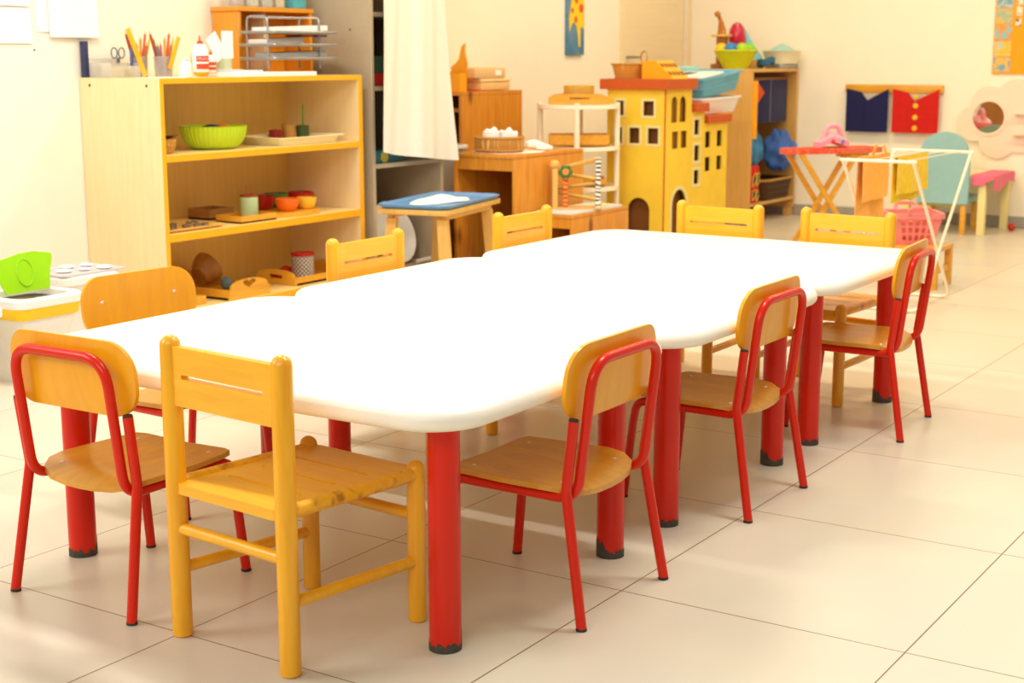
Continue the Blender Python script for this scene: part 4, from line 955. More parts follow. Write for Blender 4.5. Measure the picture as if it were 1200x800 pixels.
# on its roof
t = thing('wicker_basket', 'brown slatted basket with a thin ring handle on the playhouse roof', 'basket', (-2.685, 4.93, RZ))
m = MB(); m.lathe([(0, 0), (.075, 0), (.098, .085), (.094, .085), (.07, .006), (0, .006)], seg=24, sx=1.0); obj('body', m, pattern('slat_weave', (244, 192, 100), (206, 142, 54), 'bands', 5, .3, .7, .7, (1, 1, .1)), t)
for z, r in ((.08, .098), (.004, .076)):
    m = MB(); m.tube([(r*math.cos(2*PI*k/24), r*math.sin(2*PI*k/24), z) for k in range(24)], .005, 8, closed=True); obj('rim', m, M_wicker, t)
m = MB(); m.tube([(.062+.036*math.cos(a), .062-.03*math.cos(a), .115+.036*math.sin(a)) for a in [2*PI*k/20 for k in range(20)]], .004, 8, closed=True); obj('ring_handle', m, M_wicker, t)
t = thing('sorting_block', 'slanted yellow wooden sorting block with square pockets on the playhouse roof', 'toy', (-2.50, 4.97, RZ))
m = MB(); m.plate([(-.07, 0), (.125, 0), (.015, .098), (-.07, .098)], (), lambda a, b: (a, -.10, b), (0, .2, 0)); bl = obj('body', m, M_edge, t, smooth=False)
for i in range(2):
    for j in range(4):
        u = .25+.45*i; x = .015+.11*u; z = .098*(1-u)
        m = MB(); m.box((-.014, -.017, -.0015), (.014, .017, .0015)); m.move(Matrix.Translation((x+.0008, -.075+.05*j, z+.0008)) @ Matrix.Rotation(math.atan2(.098, .11), 4, 'Y')); obj('pocket', m, plain('dark_pocket', (150, 88, 20), .8), bl)
# tubs over the low roofs
t = thing('plastic_tub', 'white plastic tub stacked under the teal one on the low playhouse roof', 'tub', (-2.60, 5.62, .7535), math.radians(-2)); t.rotation_euler.x = math.radians(1)
def tub_parts(t, lx, ly, h, mat, lip):
    m = MB(); prev = None
    for z, f in ((0, .86), (.004, .87), (h-.012, .98), (h-.012, 1.03), (h, 1.03), (h, .985), (.02, .85)):
        r = m.ring([(x, y, z) for x, y in rrect(-lx/2*f, -ly/2*f, lx/2*f, ly/2*f, .03, 4)])
        if prev: m.bridge(prev, r)
        else: m.bm.faces.new(r[::-1])
        prev = r
    m.bm.faces.new(prev); return obj('tub', m, mat, t, angle=30)
tub_parts(t, .36, .50, .095, M_white, 1)
t = thing('plastic_tub', 'teal plastic tub nested on the white one behind the playhouse', 'tub', (-2.60, 5.62, .865), math.radians(-2)); t.rotation_euler.x = math.radians(6)
M_teal = plain('teal_plastic', (104, 184, 214), .35)
b = tub_parts(t, .37, .52, .115, M_teal, 1)
m = MB(); m.tube([(x, y, .055) for x, y in rrect(-.178, -.25, .178, .25, .03, 4)], .003, 6, closed=True); obj('moulding', m, M_teal, b)
m = MB(); m.rings_shell(rrect(-.15, -.19, .17, .12, .03, 4), lambda x, y: .012+.1*y, .008, 4); single('tub_cover', m, M_white, 'white lid lying across the near end of the teal tub', 'cover', (-2.58, 5.50, .974))
m = MB(); m.box((-.05, -.1, 0), (.05, .1, .03), .01); single('small_tub', m, plain('pale_teal', (140, 200, 206), .4), 'small pale teal box on the white cover over the teal tub', 'box', (-2.60, 5.47, .9985))
for k, (x, y) in enumerate(((-2.70, 5.46), (-2.69, 5.53), (-2.70, 5.61))):
    m = MB(); m.ball((0, 0, .02), .024, sz=.8, seg=12); single('toy_lemon', m, plain('lemon', (244, 190, 30), .5), ['yellow toy fruit at the near rim of the teal tub', 'yellow toy fruit in the middle of the three by the teal tub', 'yellow toy fruit farthest along the teal tub'][k], 'toy fruit', (x-.05, y-.05, .975))

# ------------------------------------------------------------------ open cabinet in the corner
FX0, FX1, F0, F1, FT = -2.945, -2.57, 6.37, 7.138, 1.006
M_fcab = wood('tan_birch', (226, 180, 104), (210, 160, 82), (6, 6, .6), .5, .1, rings=6)
t = thing('corner_cabinet', 'tan birch open cabinet in the far corner behind the playhouse', 'cabinet', (0, 0, 0))
for nm, lo, hi in (('side_panel', (FX0, F0, .055), (FX1, F0+.022, FT-.0225)), ('side_panel', (FX0, F1-.022, .055), (FX1, F1, FT-.0225)), ('top_panel', (FX0, F0, FT-.022), (FX1, F1, FT)), ('shelf', (FX0+.012, F0+.0225, .115), (FX1-.002, F1-.0225, .137)), ('back_panel', (FX0, F0+.0225, .055), (FX0+.011, F1-.0225, FT-.0225))):
    m = MB(); m.box(lo, hi, .001, 1); obj(nm, m, M_fcab, t)
for x, y in ((FX0+.02, F0+.005), (FX1-.06, F0+.005), (FX0+.02, F1-.055), (FX1-.06, F1-.055)):
    m = MB(); m.box((x, y, 0), (x+.05, y+.05, .055)); obj('foot', m, M_cap if y < 7 else M_fcab, t)
m = MB(); m.box((FX1+.0005, F0+.012, .56), (FX1+.02, F0+.05, .93)); obj('wooden_bar', m, M_edge, t)
# dressing frame inside
M_navy = plain('navy_cloth', (18, 20, 78), .9, noise=.12, nscale=60, sheen=.2)
t = thing('dressing_frame', 'navy dressing frame with a zip hanging in the corner cabinet', 'dressing frame', (-2.63, 6.80, .65))
m = MB(); m.box((-.01, -.24, 0), (.01, .27, .28), .004); obj('navy_cloth', m, M_navy, t)
m = MB(); m.box((.0105, -.022, .0), (.0135, -.014, .28)); obj('zip', m, plain('grey_zip', (110, 112, 130), .4), t)
m = MB(); m.box((-.03, -.34, .255), (-.0105, .31, .295)); obj('wooden_rail', m, M_pineb, t)
m = MB(); m.plate([(0, -.08), (.13, 0), (0, .08), (-.13, 0)], (), lambda a, b: (0, a, b), (.006, 0, 0)); single('felt_diamond', m, plain('orange_red_felt', (222, 84, 24), .9), 'orange red diamond peeking out beside the navy frame in the corner cabinet', 'pennant', (-2.6125, 6.53, .85), smooth=False)
# basket of blue tulle
t = thing('wicker_basket', 'dark wicker basket overflowing with blue tulle in the corner cabinet', 'basket', (-2.70, 6.83, .1375))
m = MB(); prev = None
for z, f in ((0, .85), (.004, .87), (.13, 1), (.138, 1.02), (.138, .96), (.12, .95), (.01, .82)):
    r = m.ring([(x*f, y*f, z) for x, y in rrect(-.15, -.24, .15, .24, .06, 5)])
    if prev: m.bridge(prev, r)
    else: m.bm.faces.new(r[::-1])
    prev = r
m.bm.faces.new(prev); obj('body', m, M_dwicker, t)
m = MB(); m.tube([(x*1.0, y*1.0, .136) for x, y in rrect(-.152, -.242, .152, .242, .06, 6)], .008, 8, closed=True); obj('rim', m, M_wicker, t)
def tulle(name, rgb, label, loc, sx, sy, sz, seed):
    rng = random.Random(seed); ph = [rng.uniform(0, 6.28) for _ in range(6)]
    m = MB(); n, k = 40, 20; rows = []
    for j in range(k+1):
        th = PI*j/k
        rows.append(m.ring([Vector((sx*math.sin(th)*math.cos(2*PI*i/n), sy*math.sin(th)*math.sin(2*PI*i/n), -sz*math.cos(th)))*(1+.09*math.sin(5*2*PI*i/n+ph[0]+2*th)+.06*math.sin(9*2*PI*i/n+ph[1]-5*th)+.08*math.sin(7*th+ph[2]+3*2*PI*i/n)) if 0 < j < k else Vector((0, 0, -sz*math.cos(th)))for i in range(n)]))
    for a, b in zip(rows, rows[1:]): m.bridge(a, b)
    bmesh.ops.remove_doubles(m.bm, verts=list(m.bm.verts), dist=1e-5)
    return single(name, m, plain('tulle_'+str(seed), rgb, .8, noise=.25, nscale=16, sheen=.4, alpha=.68), label, 'fabric', loc, angle=80)
tulle('blue_tulle', (64, 160, 220), 'bright blue tulle heaped at the left of the wicker basket', (-2.735, 6.70, .465), .09, .12, .13, 4)
tulle('blue_tulle', (66, 124, 216), 'deeper blue tulle spilling to the right over the wicker basket', (-2.62, 6.95, .455), .11, .105, .125, 9)
t = thing('patterned_bag', 'red bag with navy patches and yellow piping in the corner cabinet', 'bag', (-2.63, 6.47, .1375))
m = MB(); m.box((-.06, -.055, 0), (.06, .06, .245), .012, 3); obj('bag', m, plain('red_bag', (206, 22, 18), .7), t)
for k, q in enumerate(([(-.05, .11), (.0, .14), (.0, .2), (-.05, .17)], [(.01, .115), (.05, .13), (.05, .2), (.02, .19)], [(-.05, .02), (.0, .05), (-.01, .09), (-.05, .08)], [(.01, .01), (.052, .04), (.03, .085), (.01, .07)])):
    m = MB(); m.plate(q, (), lambda a, b: (.0605, a, b), (.002, 0, 0)); pp = obj('patch', m, M_navy, t, smooth=False)
    m = MB(); m.tube([(.063, a, b) for a, b in q], .003, 6, closed=True); obj('piping', m, plain('yellow_piping', (240, 200, 40), .6), pp)

# on top of the corner cabinet
FZ = FT+.0005
t = thing('toy_stand', 'wooden toy stand with a small giraffe figure on the corner cabinet', 'toy', (-2.905, 6.61, FZ))
m = MB(); m.box((-.05, -.06, 0), (.05, .06, .03), .004); obj('base', m, M_pineb, t)
m = MB(); m.box((-.03, -.02, .03), (.03, .04, .205), .004); obj('pillar', m, wood('toy_brown', (190, 120, 40), (160, 92, 26), (5, 5, 1), .5, .1), t)
m = MB(); m.box((-.055, -.05, .205), (.055, .05, .222), .004); obj('platform', m, M_lpine, t)
m = MB(); m.tube([(0, 0, .222), (.0, .0, .25), (-.005, -.01, .31), (-.012, -.03, .345)], [.03, .028, .014, .012], 12); m.ball((-.012, -.045, .352), .02, seg=12, sy=1.3); obj('giraffe_figure', m, pattern('giraffe_patches', (186, 110, 40), (226, 176, 60), 'dots', 50, .3, .4), t)
m = MB(); m.lathe([(0, 0), (.03, .004), (.052, .038), (.061, .08), (.05, .14), (.029, .178), (0, .19)], seg=24)
m.move(Matrix.Rotation(math.radians(6), 4, 'X'))
single('foil_egg', m, plain('crimson_foil', (200, 16, 60), .3, coat=.5), 'large crimson egg standing behind the lime bowl on the corner cabinet', 'egg', (-2.85, 6.745, FZ+.115))
m = MB(); m.box((-.05, -.05, 0), (.05, .05, .11), .006); single('wooden_block', m, M_pineb, 'brown block under the crimson egg on the corner cabinet', 'block', (-2.85, 6.73, FZ))
t = thing('plastic_bowl', 'lime plastic bowl full of toy balls on the corner cabinet', 'bowl', (-2.745, 6.49, FZ))
m = MB(); m.lathe([(0, 0), (.085, 0), (.155, .112), (.162, .115), (.158, .12), (.15, .116), (.08, .006), (0, .006)], seg=32, sx=.9); obj('bowl', m, plain('lime_bowl', (214, 226, 26), .3), t)
for k, (x, y, rgb, r, nm) in enumerate(((-.10, -.05, (250, 200, 20), .04, 'yellow'), (-.01, -.06, (40, 130, 200), .043, 'sky blue'), (.0, .035, (30, 70, 170), .04, 'dark blue'), (.07, -.03, (170, 210, 20), .042, 'lime green'), (.085, .06, (140, 210, 20), .04, 'leaf green'))):
    m = MB(); m.ball((0, 0, 0), r, seg=16); single('toy_ball', m, plain('toyball_'+nm, rgb, .35), '%s toy ball in the lime bowl on the corner cabinet' % nm, 'ball', (-2.745+x*.8, 6.49+y, FZ+.124))
for k in range(1):
    pass
m = MB(); m.lathe([(0, 0), (.09, 0), (.08, .03), (.062, .07), (.034, .15), (.02, .2), (.012, .222), (0, .226)], seg=26)
for v in m.bm.verts: v.co.x -= .035*(v.co.z/.226)**1.0*1.3; v.co.y -= .05*(v.co.z/.226)
single('party_hat', m, plain('sky_cone', (120, 206, 220), .5), 'sky blue flared cone hat behind the lime bowl', 'hat', (-2.815, 6.87, FZ+.06))
m = MB(); m.box((-.08, -.075, 0), (.08, .075, .0595), .008); single('storage_box', m, M_fcab, 'low tan box under the sky blue cone hat', 'box', (-2.82, 6.87, FZ))
m = MB(); m.lathe([(0, 0), (.1, 0), (.128, .08), (.134, .084), (.124, .084), (.096, .006), (0, .006)], seg=28); single('cream_bowl', m, M_cream, 'cream bowl at the right end of the corner cabinet top', 'bowl', (-2.635, 6.99, FZ+.03))
m = MB(); m.box((-.06, -.14, 0), (.06, .14, .0295), .004); single('grey_tray', m, M_chrome, 'grey tray under the cream bowl on the corner cabinet', 'tray', (-2.635, 6.99, FZ))
m = MB(); m.lathe([(0, 0), (.085, 0), (.06, .02), (.0, .05)], seg=24); single('pale_hat', m, plain('pale_aqua', (170, 214, 206), .6), 'pale aqua cone on the cream bowl', 'hat', (-2.635, 6.99, FZ+.1155))
m = MB(); m.rings_shell(circle(0, 0, .06, 18), lambda x, y: .04+.02*math.sin(40*x)*math.cos(30*y), .035, 5); single('blue_cloth', m, plain('slate_cloth', (50, 104, 140), .9), 'slate blue cloth beside the lime bowl on the corner cabinet', 'cloth', (-2.64, 6.74, FZ+.018))
# ------------------------------------------------------------------ back wall
def hang(name, label, cat, x, z): return thing(name, label, cat, (x, WY-.0125 if x > -1.275 else WY-.0005, z))
t = hang('hanging_rail', 'wooden rail on the back wall holding the navy and red dressing frames', 'rail', -1.90, .845)
m = MB(); m.box((-.33, -.03, 0), (.33, 0, .055), .003); obj('board', m, M_tray, t)
for i, (x0, x1, mt, nm, lab) in enumerate(((-.311, -.021, M_navy, 'navy_cloth', 'navy dressing frame with an open collar hanging from the wall rail'), (.006, .317, plain('red_cloth', (206, 22, 14), .9, noise=.1, nscale=60), 'red_cloth', 'red dressing frame with yellow buttons hanging from the wall rail'))):
    t = thing('dressing_frame', lab, 'dressing frame', (-1.90, WY-.032, .588))
    mid = (x0+x1)/2+(.0 if i == 0 else -.02)
    zt = .285; xm = (x0+x1)/2
    m = MB(); m.plate([(x0, 0), (xm, 0), (xm, .19 if i else .205), (x0+.1, .262), (x0, zt)], (), lambda a, b: (a, -.022, b), (0, .016, 0)); obj(nm, m, mt, t, smooth=False)
    m = MB(); m.plate([(xm-.012, 0), (x1, 0), (x1, zt), (xm+.05, .235), (xm-.012, .20)], (), lambda a, b: (a, -.028, b), (0, .0055, 0)); obj(nm, m, mt, t, smooth=False)
    m = MB(); m.plate([(x0+.01, .12), (x1-.01, .12), (x1-.01, .255), (x0+.01, .255)], (), lambda a, b: (a, -.0055, b), (0, .005, 0)); obj('lining', m, plain('pale_lining', (205, 190, 175), .9), t, smooth=False)
    if i == 1:
        for z in (.02, .09, .165, .225):
            m = MB(); m.lathe([(0, 0), (.017, .001), (.018, .005), (.012, .009), (0, .008)], seg=16); m.move(Matrix.Translation((xm+.004, -.0285, z+.012)) @ Matrix.Rotation(PI/2, 4, 'X')); obj('button', m, plain('yellow_button', (244, 190, 40), .4), t)
    else:
        m = MB(); m.box((xm-.013, -.029, .0), (xm-.009, -.0285, .2)); obj('seam', m, plain('dark_seam', (18, 20, 50), .9), t)
# mirror: pink cloud board with a round mirror
M_pink = plain('blush_board', (252, 226, 204), .6, noise=.02)
t = hang('cloud_mirror', 'blush pink cloud-shaped board with a round mirror on the back wall', 'mirror', -1.262, .692)
def cloud(lobes):
    """outline of overlapping circles around the origin"""
    pts = []
    for k in range(140):
        a = 2*PI*k/140; d = Vector((math.cos(a), math.sin(a))); best = 0
        for cx, cz, r in lobes:
            b = d.x*cx+d.y*cz; q = b*b-(cx*cx+cz*cz-r*r)
            if q >= 0: best = max(best, b+math.sqrt(q))
        pts.append((d.x*best, d.y*best))
    return pts
m = MB(); m.plate(cloud([(-.09, -.03, .115), (.0, .08, .125), (.06, -.13, .12), (.17, .10, .15), (.2, -.07, .14)]), [circle(-.005, .01, .103, 30)][:0], lambda a, b: (a, -.016, b), (0, .016, 0)); obj('board', m, M_pink, t, smooth=False)
m = MB(); m.plate(cloud([(.22-.2, .18-.1, .13), (.1, -.1, .12), (.02, -.02, .13)]), (), lambda a, b: (a+.26, -.012, b+.0), (0, .0118, 0)); obj('side_board', m, M_pink, t, smooth=False)
m = MB(); m.plate(circle(0, 0, .118, 36), [circle(0, 0, .1, 36)], lambda a, b: (a-.005, -.023, b+.008), (0, .0065, 0)); obj('ring', m, M_pink, t, smooth=False)
m = MB(); m.plate(circle(0, 0, .0995, 36), (), lambda a, b: (a-.005, -.019, b+.008), (0, .0025, 0)); obj('glass', m, plain('mirror_glass', (225, 220, 205), .03, metal=1.0, noise=0), t, smooth=False)
for z in (.03, -.10):
    m = MB(); m.box((.16, -.07, z), (.5, -.0165, z+.015), .003); obj('ledge', m, M_pink, t)
# picture board
t = hang('picture_board', 'orange pin board with a column of printed pictures, cut by the right border', 'pin board', -.90, .972)
M_org = plain('orange_card', (252, 166, 0), .7)
m = MB(); m.box((-.365, -.010, 0), (.42, 0, .72)); obj('board', m, M_org, t)
prn = [(120, 170, 190), (236, 196, 60), (150, 196, 200), (240, 190, 90), (196, 206, 190), (230, 160, 80), (170, 190, 160)]
for k in range(7):
    rgb = prn[k]; rgb2 = prn[(k+3) % 7]
    m = MB(); m.box((-.358, -.0125, .012+.1*k), (-.255, -.0105, .104+.1*k)); obj('print', m, pattern('print_%d' % k, rgb, rgb2, 'noise', 24+3*k, .42, .58), t)
for k, (x, z, w, h) in enumerate(((-.235, .295, .035, .05), (-.232, .36, .035, .06), (-.235, .43, .04, .055), (-.165, .235, .06, .05), (-.185, .45, .08, .05), (-.1, .2, .07, .07), (-.05, .38, .09, .06))):
    m = MB(); m.box((x, -.0125, z), (x+w, -.0105, z+h)); obj('print', m, pattern('slip_%d' % (k % 3), (250, 232, 206), (170, 90, 60), 'noise', 40+6*(k % 3), .36, .44), t)
# giraffe canvas on the left wall
t = thing('canvas_picture', 'narrow blue canvas of a spotted giraffe on the left wall', 'picture', (WX+.0005, 5.53, 1.095))
m = MB(); m.box((0, -.1, 0), (.022, .1, .56), .002); obj('canvas', m, pattern('blue_paint', (70, 132, 176), (110, 150, 176), 'noise', 9, .35, .65), t)
m = MB(); m.plate([(-.08, .56), (-.05, .36), (-.085, .22), (-.08, .14), (-.055, .185), (-.03, .2), (0, .18), (.02, .12), (.03, .05), (.05, .05), (.05, .16), (.06, .172), (.092, .16), (.095, .3), (.095, .56)], (), lambda a, b: (.0222, a, b), (.0015, 0, 0)); g = obj('giraffe_shape', m, plain('giraffe_yellow', (250, 210, 20), .6), t, smooth=False)
for a, b, r in ((.058, .285, .028), (-.008, .215, .02), (-.05, .27, .016), (.0, .33, .02), (.06, .40, .026), (-.02, .42, .022), (.05, .5, .02)):
    m = MB(); m.plate(circle(a, b, r, 16), (), lambda p, q: (.0238, p, q), (.0012, 0, 0)); obj('spot', m, plain('giraffe_spot', (222, 84, 40), .6), g, smooth=False)

# ------------------------------------------------------------------ toy ironing board and iron
t = thing('toy_ironing_board', 'toy ironing board with a red dotted cover on crossed wooden legs', 'ironing board', (-1.74, 5.60, 0), math.radians(55))
M_rdot = pattern('red_white_dots', (228, 78, 40), (250, 200, 170), 'dots', 90, .22, .27, .8)
m = MB(); m.rings_shell([(-.31, -.03), (-.27, -.075), (-.15, -.095), (.28, -.1), (.31, -.08), (.31, .08), (.28, .1), (-.15, .095), (-.27, .075), (-.31, .03)], lambda x, y: .572, .03, 3); obj('padded_top', m, M_rdot, t)
for s in (-1, 1):
    for x0, x1, yy in ((-.23, .16, .075), (.16, -.2, .05)):
        m = MB(); m.plate([(x0-.016, .5415), (x0+.016, .5415), (x1+.016, 0), (x1-.016, 0)], (), lambda a, b: (a, s*yy-.009, b), (0, .018, 0)); obj('leg', m, M_lpine if False else M_tray, t, smooth=False)
m = MB(); m.box((.10, -.08, .515), (.22, .08, .5415), .003); obj('bracket', m, M_tray, t)
M_pinkp = plain('pink_plastic', (246, 166, 186), .35)
t = thing('toy_iron', 'pink toy iron standing on the red dotted ironing board', 'toy iron', (-1.735, 5.63, .5725), math.radians(55))
m = MB(); m.rings_shell([(-.125, 0), (-.1, -.04), (-.03, -.055), (.08, -.055), (.1, -.03), (.1, .03), (.08, .055), (-.03, .055), (-.1, .04)], lambda x, y: .03+.055*math.exp(-(x*x)/.005)-4*y*y, .03, 7); obj('body', m, M_pinkp, t)
m = MB(); m.tube(fillet([(-.065, 0, .04), (-.035, 0, .12), (.04, 0, .122), (.075, 0, .035)], .045, 7), .015, 12); obj('handle', m, M_pinkp, t)
for k, (x, rgb, nm) in enumerate(((-.03, (226, 60, 60), 'red'), (.035, (120, 140, 210), 'blue'))):
    m = MB(); m.ball((x, -.056, .035), .014, sy=.4, seg=12); obj('%s_dial' % nm, m, plain('dial_'+nm, rgb, .4), t)

# ------------------------------------------------------------------ drying rack, cloths, basket, stool
t = thing('drying_rack', 'white tubular toy drying rack beside the far end of the tables', 'drying rack', (0, 0, 0))
XA, XB = -.87, -.552
for nm, yf, yt, x0, x1 in (('tube_frame', 3.64, 4.28, XA-.04, XB), ('tube_frame', 4.11, 3.505, XA, XB-.012)):
    m = MB(); pts = fillet([(x1, yt, .652), (x1, yf, .009), (x0, yf, .009), (x0, yt, .652)], .05, 6)
    m.tube(pts, .007, 10); obj(nm, m, M_wtube, t)
    m = MB(); m.cyl((x0-.012, yt, .655), (x1+.012, yt, .655), .007, seg=12); obj('top_bar', m, M_wtube, t)
for k in range(4):
    x = XA+.05+(XB-XA-.10)*k/3
    m = MB(); m.cyl((x, 3.505, .657), (x, 4.28, .657), .0025, seg=6); obj('line', m, M_wtube, t)
def hung(name, rgb, label, x, y0, y1, drop, drop2, nm, seed):
    def f(u, v):
        s = v*(drop+drop2)
        y = y0+(y1-y0)*u
        w = .008*math.sin(u*11+seed)*(abs(s-drop2)/max(drop, drop2))
        if s < drop2: return (x+.0125+w, y, .670-(drop2-s))
        return (x-.0125-w, y, .670-(s-drop2))
    m = MB(); m.sheet(24, 40, f, .002)
    return single(name, m, plain(nm, rgb, .9, noise=.08, nscale=40, sheen=.2), label, 'cloth', angle=80)
hung('apricot_cloth', (248, 184, 84), 'apricot cloth hanging long from the drying rack lines', XA+.05, 3.58, 3.92, .32, .2, 'apricot_cloth', 1)
hung('yellow_cloth', (252, 208, 14), 'yellow cloth folded over the right lines of the drying rack', XA+.05+(XB-XA-.10)*2/3, 3.60, 4.0, .2, .165, 'bright_yellow_cloth', 3)
t = thing('clothespin', 'yellow clothespin clipped over the apricot cloth', 'clothespin', (XA+.05, 3.82, .655))
for s in (-1, 1):
    m = MB(); m.box((s*.024-.004, -.012, 0), (s*.024+.004, .012, .05), .003, rot=Matrix.Rotation(-s*.3, 3, 'Y')); obj('jaw', m, M_ypl, t)
def stool(label, x, y, rz, w, h):
    t = thing('step_stool', label, 'stool', (x, y, 0), rz)
    m = MB(); m.box((-w/2, -w/2, h-.022), (w/2, w/2, h), .004); obj('seat', m, M_tray, t)
    for sx in (-1, 1):
        for sy in (-1, 1):
            m = MB(); m.box((sx*(w/2-.018)-.016, sy*(w/2-.018)-.016, 0), (sx*(w/2-.018)+.016, sy*(w/2-.018)+.016, h-.0225), .002); obj('leg', m, M_tray, t)
        m = MB(); m.box((sx*(w/2-.018)-.009, -w/2+.035, h*.36), (sx*(w/2-.018)+.009, w/2-.035, h*.36+.03)); obj('stretcher', m, M_tray, t)
    return t
stool('small yellow step stool under the pink laundry basket', -.815, 4.44, .0, .25, .2)
t = thing('laundry_basket', 'pink slotted plastic laundry basket on the small step stool', 'basket', (-.87, 4.47, .2005), math.radians(33))
M_pinkb = plain('salmon_pink_plastic', (246, 142, 136), .4)
LX, LY, LH = .085, .075, .15
def side(c0, c1, out):
    """one slotted wall between two bottom corners"""
    a = Vector(c0); b = Vector(c1); o = Vector(out)*.03; L = (b-a).length
    holes = [rrect(.02+i*(L-.04)/5+.005, z0, .02+(i+1)*(L-.04)/5-.005, z0+.026, .005, 2) for i in range(5) for z0 in (.02, .056, .092)]
    d = (b-a).normalized()
    m = MB(); m.plate(rect(0, 0, L, LH-.02), holes, lambda u, v: a+d*(u+(u/L-.5)*.05*v/LH*1.5)+o*(v/LH)+Vector((0, 0, v)), Vector(out)*.004); return m
cs = [(-LX, -LY, 0), (LX, -LY, 0), (LX, LY, 0), (-LX, LY, 0)]
for i, o in enumerate(((0, -1, 0), (1, 0, 0), (0, 1, 0), (-1, 0, 0))):
    obj('slotted_wall', side(cs[i], cs[(i+1) % 4], o), M_pinkb, t, smooth=False)
m = MB(); m.box((-LX, -LY, 0), (LX, LY, .006)); obj('base', m, M_pinkb, t)
m = MB(); m.plate(rrect(-LX-.048, -LY-.048, LX+.048, LY+.048, .04, 5), [rrect(-LX-.030, -LY-.030, LX+.030, LY+.030, .02, 4)], lambda a, b: (a, b, LH-.025), (0, 0, .025)); obj('rim', m, M_pinkb, t, smooth=False)
for s in (-1, 1):
    m = MB(); m.tube(fillet([(-.05, s*(LY+.04), LH-.01), (-.05, s*(LY+.065), LH+.03), (.05, s*(LY+.065), LH+.03), (.05, s*(LY+.04), LH-.01)], .025, 5), .009, 10); obj('handle', m, M_pinkb, t)
m = MB(); m.rings_shell(circle(0, 0, .066, 22), lambda x, y: .1+.015*math.sin(30*x)*math.cos(26*y), .08, 5); single('laundry_cloth', m, plain('rose_cloth', (226, 130, 110), .9, noise=.15, nscale=30), 'rose coloured cloth lying in the pink laundry basket', 'cloth', (-.87, 4.47, .2075))

# ------------------------------------------------------------------ blue chair and little yellow table
t = thing('upholstered_chair', 'small chair with a pale blue rounded back and yellow legs by the back wall', 'chair', (-1.37, 6.585, 0), math.radians(2))
M_blu = plain('pale_blue_fabric', (150, 194, 196), .8, noise=.03, sheen=.2)
m = MB(); m.rings_shell([(-.155, .19), (.155, .19), (.16, .3), (.155, .46), (.148, .50)]+[(.148*math.cos(PI*k/14), .5+.13*math.sin(PI*k/14)) for k in range(1, 14)]+[(-.148, .5), (-.155, .46), (-.16, .3)], lambda x, z: .02-.35*x*x, .03, 6, fn=lambda x, z, y: (x, y, z)); obj('backrest', m, M_blu, t)
m = MB(); m.box((-.15, .0205, .185), (.15, .3, .235), .02, 3); obj('seat', m, M_blu, t)
m = MB(); m.box((-.152, -.008, .176), (.152, .018, .19), .003); obj('trim', m, plain('olive_trim', (170, 170, 90), .6), t)
for x, y in ((-.13, .0), (.13, .0), (-.13, .27), (.13, .27)):
    m = MB(); m.box((x-.016, y-.012, 0), (x+.016, y+.018, .1835), .002); obj('leg', m, M_tray, t)
t = thing('side_table', 'little pale yellow table with a pink cloth by the back wall', 'table', (-1.18, 6.865, 0))
M_pyel = plain('pale_yellow_paint', (248, 232, 160), .45, noise=.02)
m = MB(); m.box((-.46, -.24, .345), (.10, .25, .365), .003); obj('tabletop', m, M_pyel, t)
for x, y in ((-.435, -.21), (.035, -.21), (-.435, .215), (.06, .215)):
    m = MB(); m.box((x-.022, y-.022, 0), (x+.022, y+.022, .3445), .002); obj('leg', m, M_pyel, t)
def pcl(u, v):
    x = -.025+u*.19; y = -.28+v*.5
    z = .372
    if y < -.245: z -= (-.245-y)*1.7*(.75+.35*math.sin(u*5+.6)); y = -.252-.006*math.sin(9*u)
    if x > .105: z -= (x-.105)*1.5*(.9+.25*math.sin(v*6)); x = .113+.003*math.sin(9*v)
    return (x, y, z+.0012*math.sin(13*u+9*v))
m = MB(); m.sheet(40, 50, pcl, .003); single('pink_cloth', m, plain('rose_pink_cloth', (238, 112, 140), .9, noise=.1, nscale=50, sheen=.2), 'rose pink cloth draped over the little pale yellow table', 'cloth', (-1.18, 6.86, 0), angle=80)
# cupboard added out of view, to give the round mirror something dark to reflect
t = thing('added_cupboard', 'dark brown cupboard added out of view for the round mirror to reflect', 'cupboard', (WX+.02, -.9, 0))
m = MB(); m.box((0, -.6, 0), (.42, .6, 1.2), .004); obj('body', m, M_pineb, t)
for s_ in (-1, 1):
    m = MB(); m.box((.4205, min(s_*.012, s_*.585), .05), (.438, max(s_*.012, s_*.585), 1.15), .003); d_ = obj('door', m, M_pineb, t)
    m = MB(); m.ball((.452, s_*.05, .65), .015, seg=12); obj('knob', m, M_chrome, d_)
m = MB(); m.ball((0, 0, .025), .025, seg=14); single('ball', m, plain('red_ball', (200, 40, 20), .4), 'small red ball on the floor at the right border', 'ball', (-1.04, 6.97, 0))
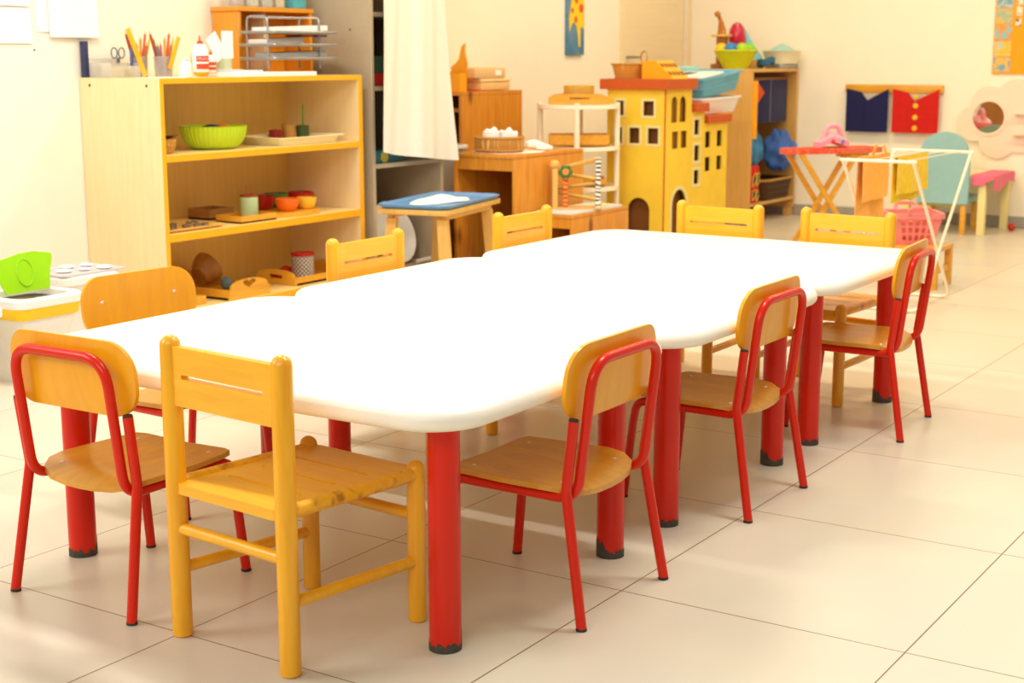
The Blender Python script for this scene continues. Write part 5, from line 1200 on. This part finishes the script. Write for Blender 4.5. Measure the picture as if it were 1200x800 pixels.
# ------------------------------------------------------------------ light
W = bpy.data.worlds.new('room_light'); scene.world = W; W.use_nodes = True
bg = W.node_tree.nodes['Background']; bg.inputs['Color'].default_value = (1.0, .955, .88, 1); bg.inputs['Strength'].default_value = .34
def area(name, loc, target, sx, sy, power, col):
    l = bpy.data.lights.new(name, 'AREA'); l.shape = 'RECTANGLE'; l.size = sx; l.size_y = sy; l.energy = power; l.color = col
    o = bpy.data.objects.new(name, l); C.objects.link(o); o.location = loc
    o.rotation_euler = (Vector(target)-Vector(loc)).to_track_quat('-Z', 'Y').to_euler(); return o
WARM = (1, .78, .48); DAY = (1, .97, .93)
area('window_light', (-3.1, -2.3, 2.3), (-.9, .5, .2), 2.2, 1.6, 75, DAY)
area('window_light', (.6, -3.9, 2.5), (-.7, .4, .3), 3.0, 1.3, 62, DAY)
for i, (x, y) in enumerate(((-1.9, .6), (.3, .6), (-1.9, 3.0), (.3, 3.0), (-1.9, 5.4), (.3, 5.4))):
    area('ceiling_lamp', (x, y, 2.9), (x, y, 0), 1.2, .3, 54 if y < 2 else 36, (1, .97, .92) if y < 2 else WARM)
# ------------------------------------------------------------------ camera
cam = bpy.data.cameras.new('camera'); co = bpy.data.objects.new('camera', cam); C.objects.link(co); scene.camera = co
cam.sensor_width = 36; cam.lens = 1739.48/1200*36
pitch, yaw, roll = .18996, -.57644, -.00124
fw = Vector((math.sin(yaw)*math.cos(pitch), math.cos(yaw)*math.cos(pitch), -math.sin(pitch)))
rt = Vector((math.cos(yaw), -math.sin(yaw), 0)); up = rt.cross(fw)
r2 = rt*math.cos(roll)+up*math.sin(roll); u2 = -rt*math.sin(roll)+up*math.cos(roll)
M = Matrix((r2, u2, -fw)).transposed().to_4x4(); M.translation = (1.40535, -2.57717, 1.08931)
co.matrix_world = M
cam.dof.use_dof = True; cam.dof.focus_distance = 3.15; cam.dof.aperture_fstop = 6.5
scene.view_settings.view_transform = 'Standard'; scene.view_settings.look = 'None'
scene.view_settings.gamma = 1; scene.view_settings.exposure = 0.0; scene.view_settings.use_curve_mapping = False
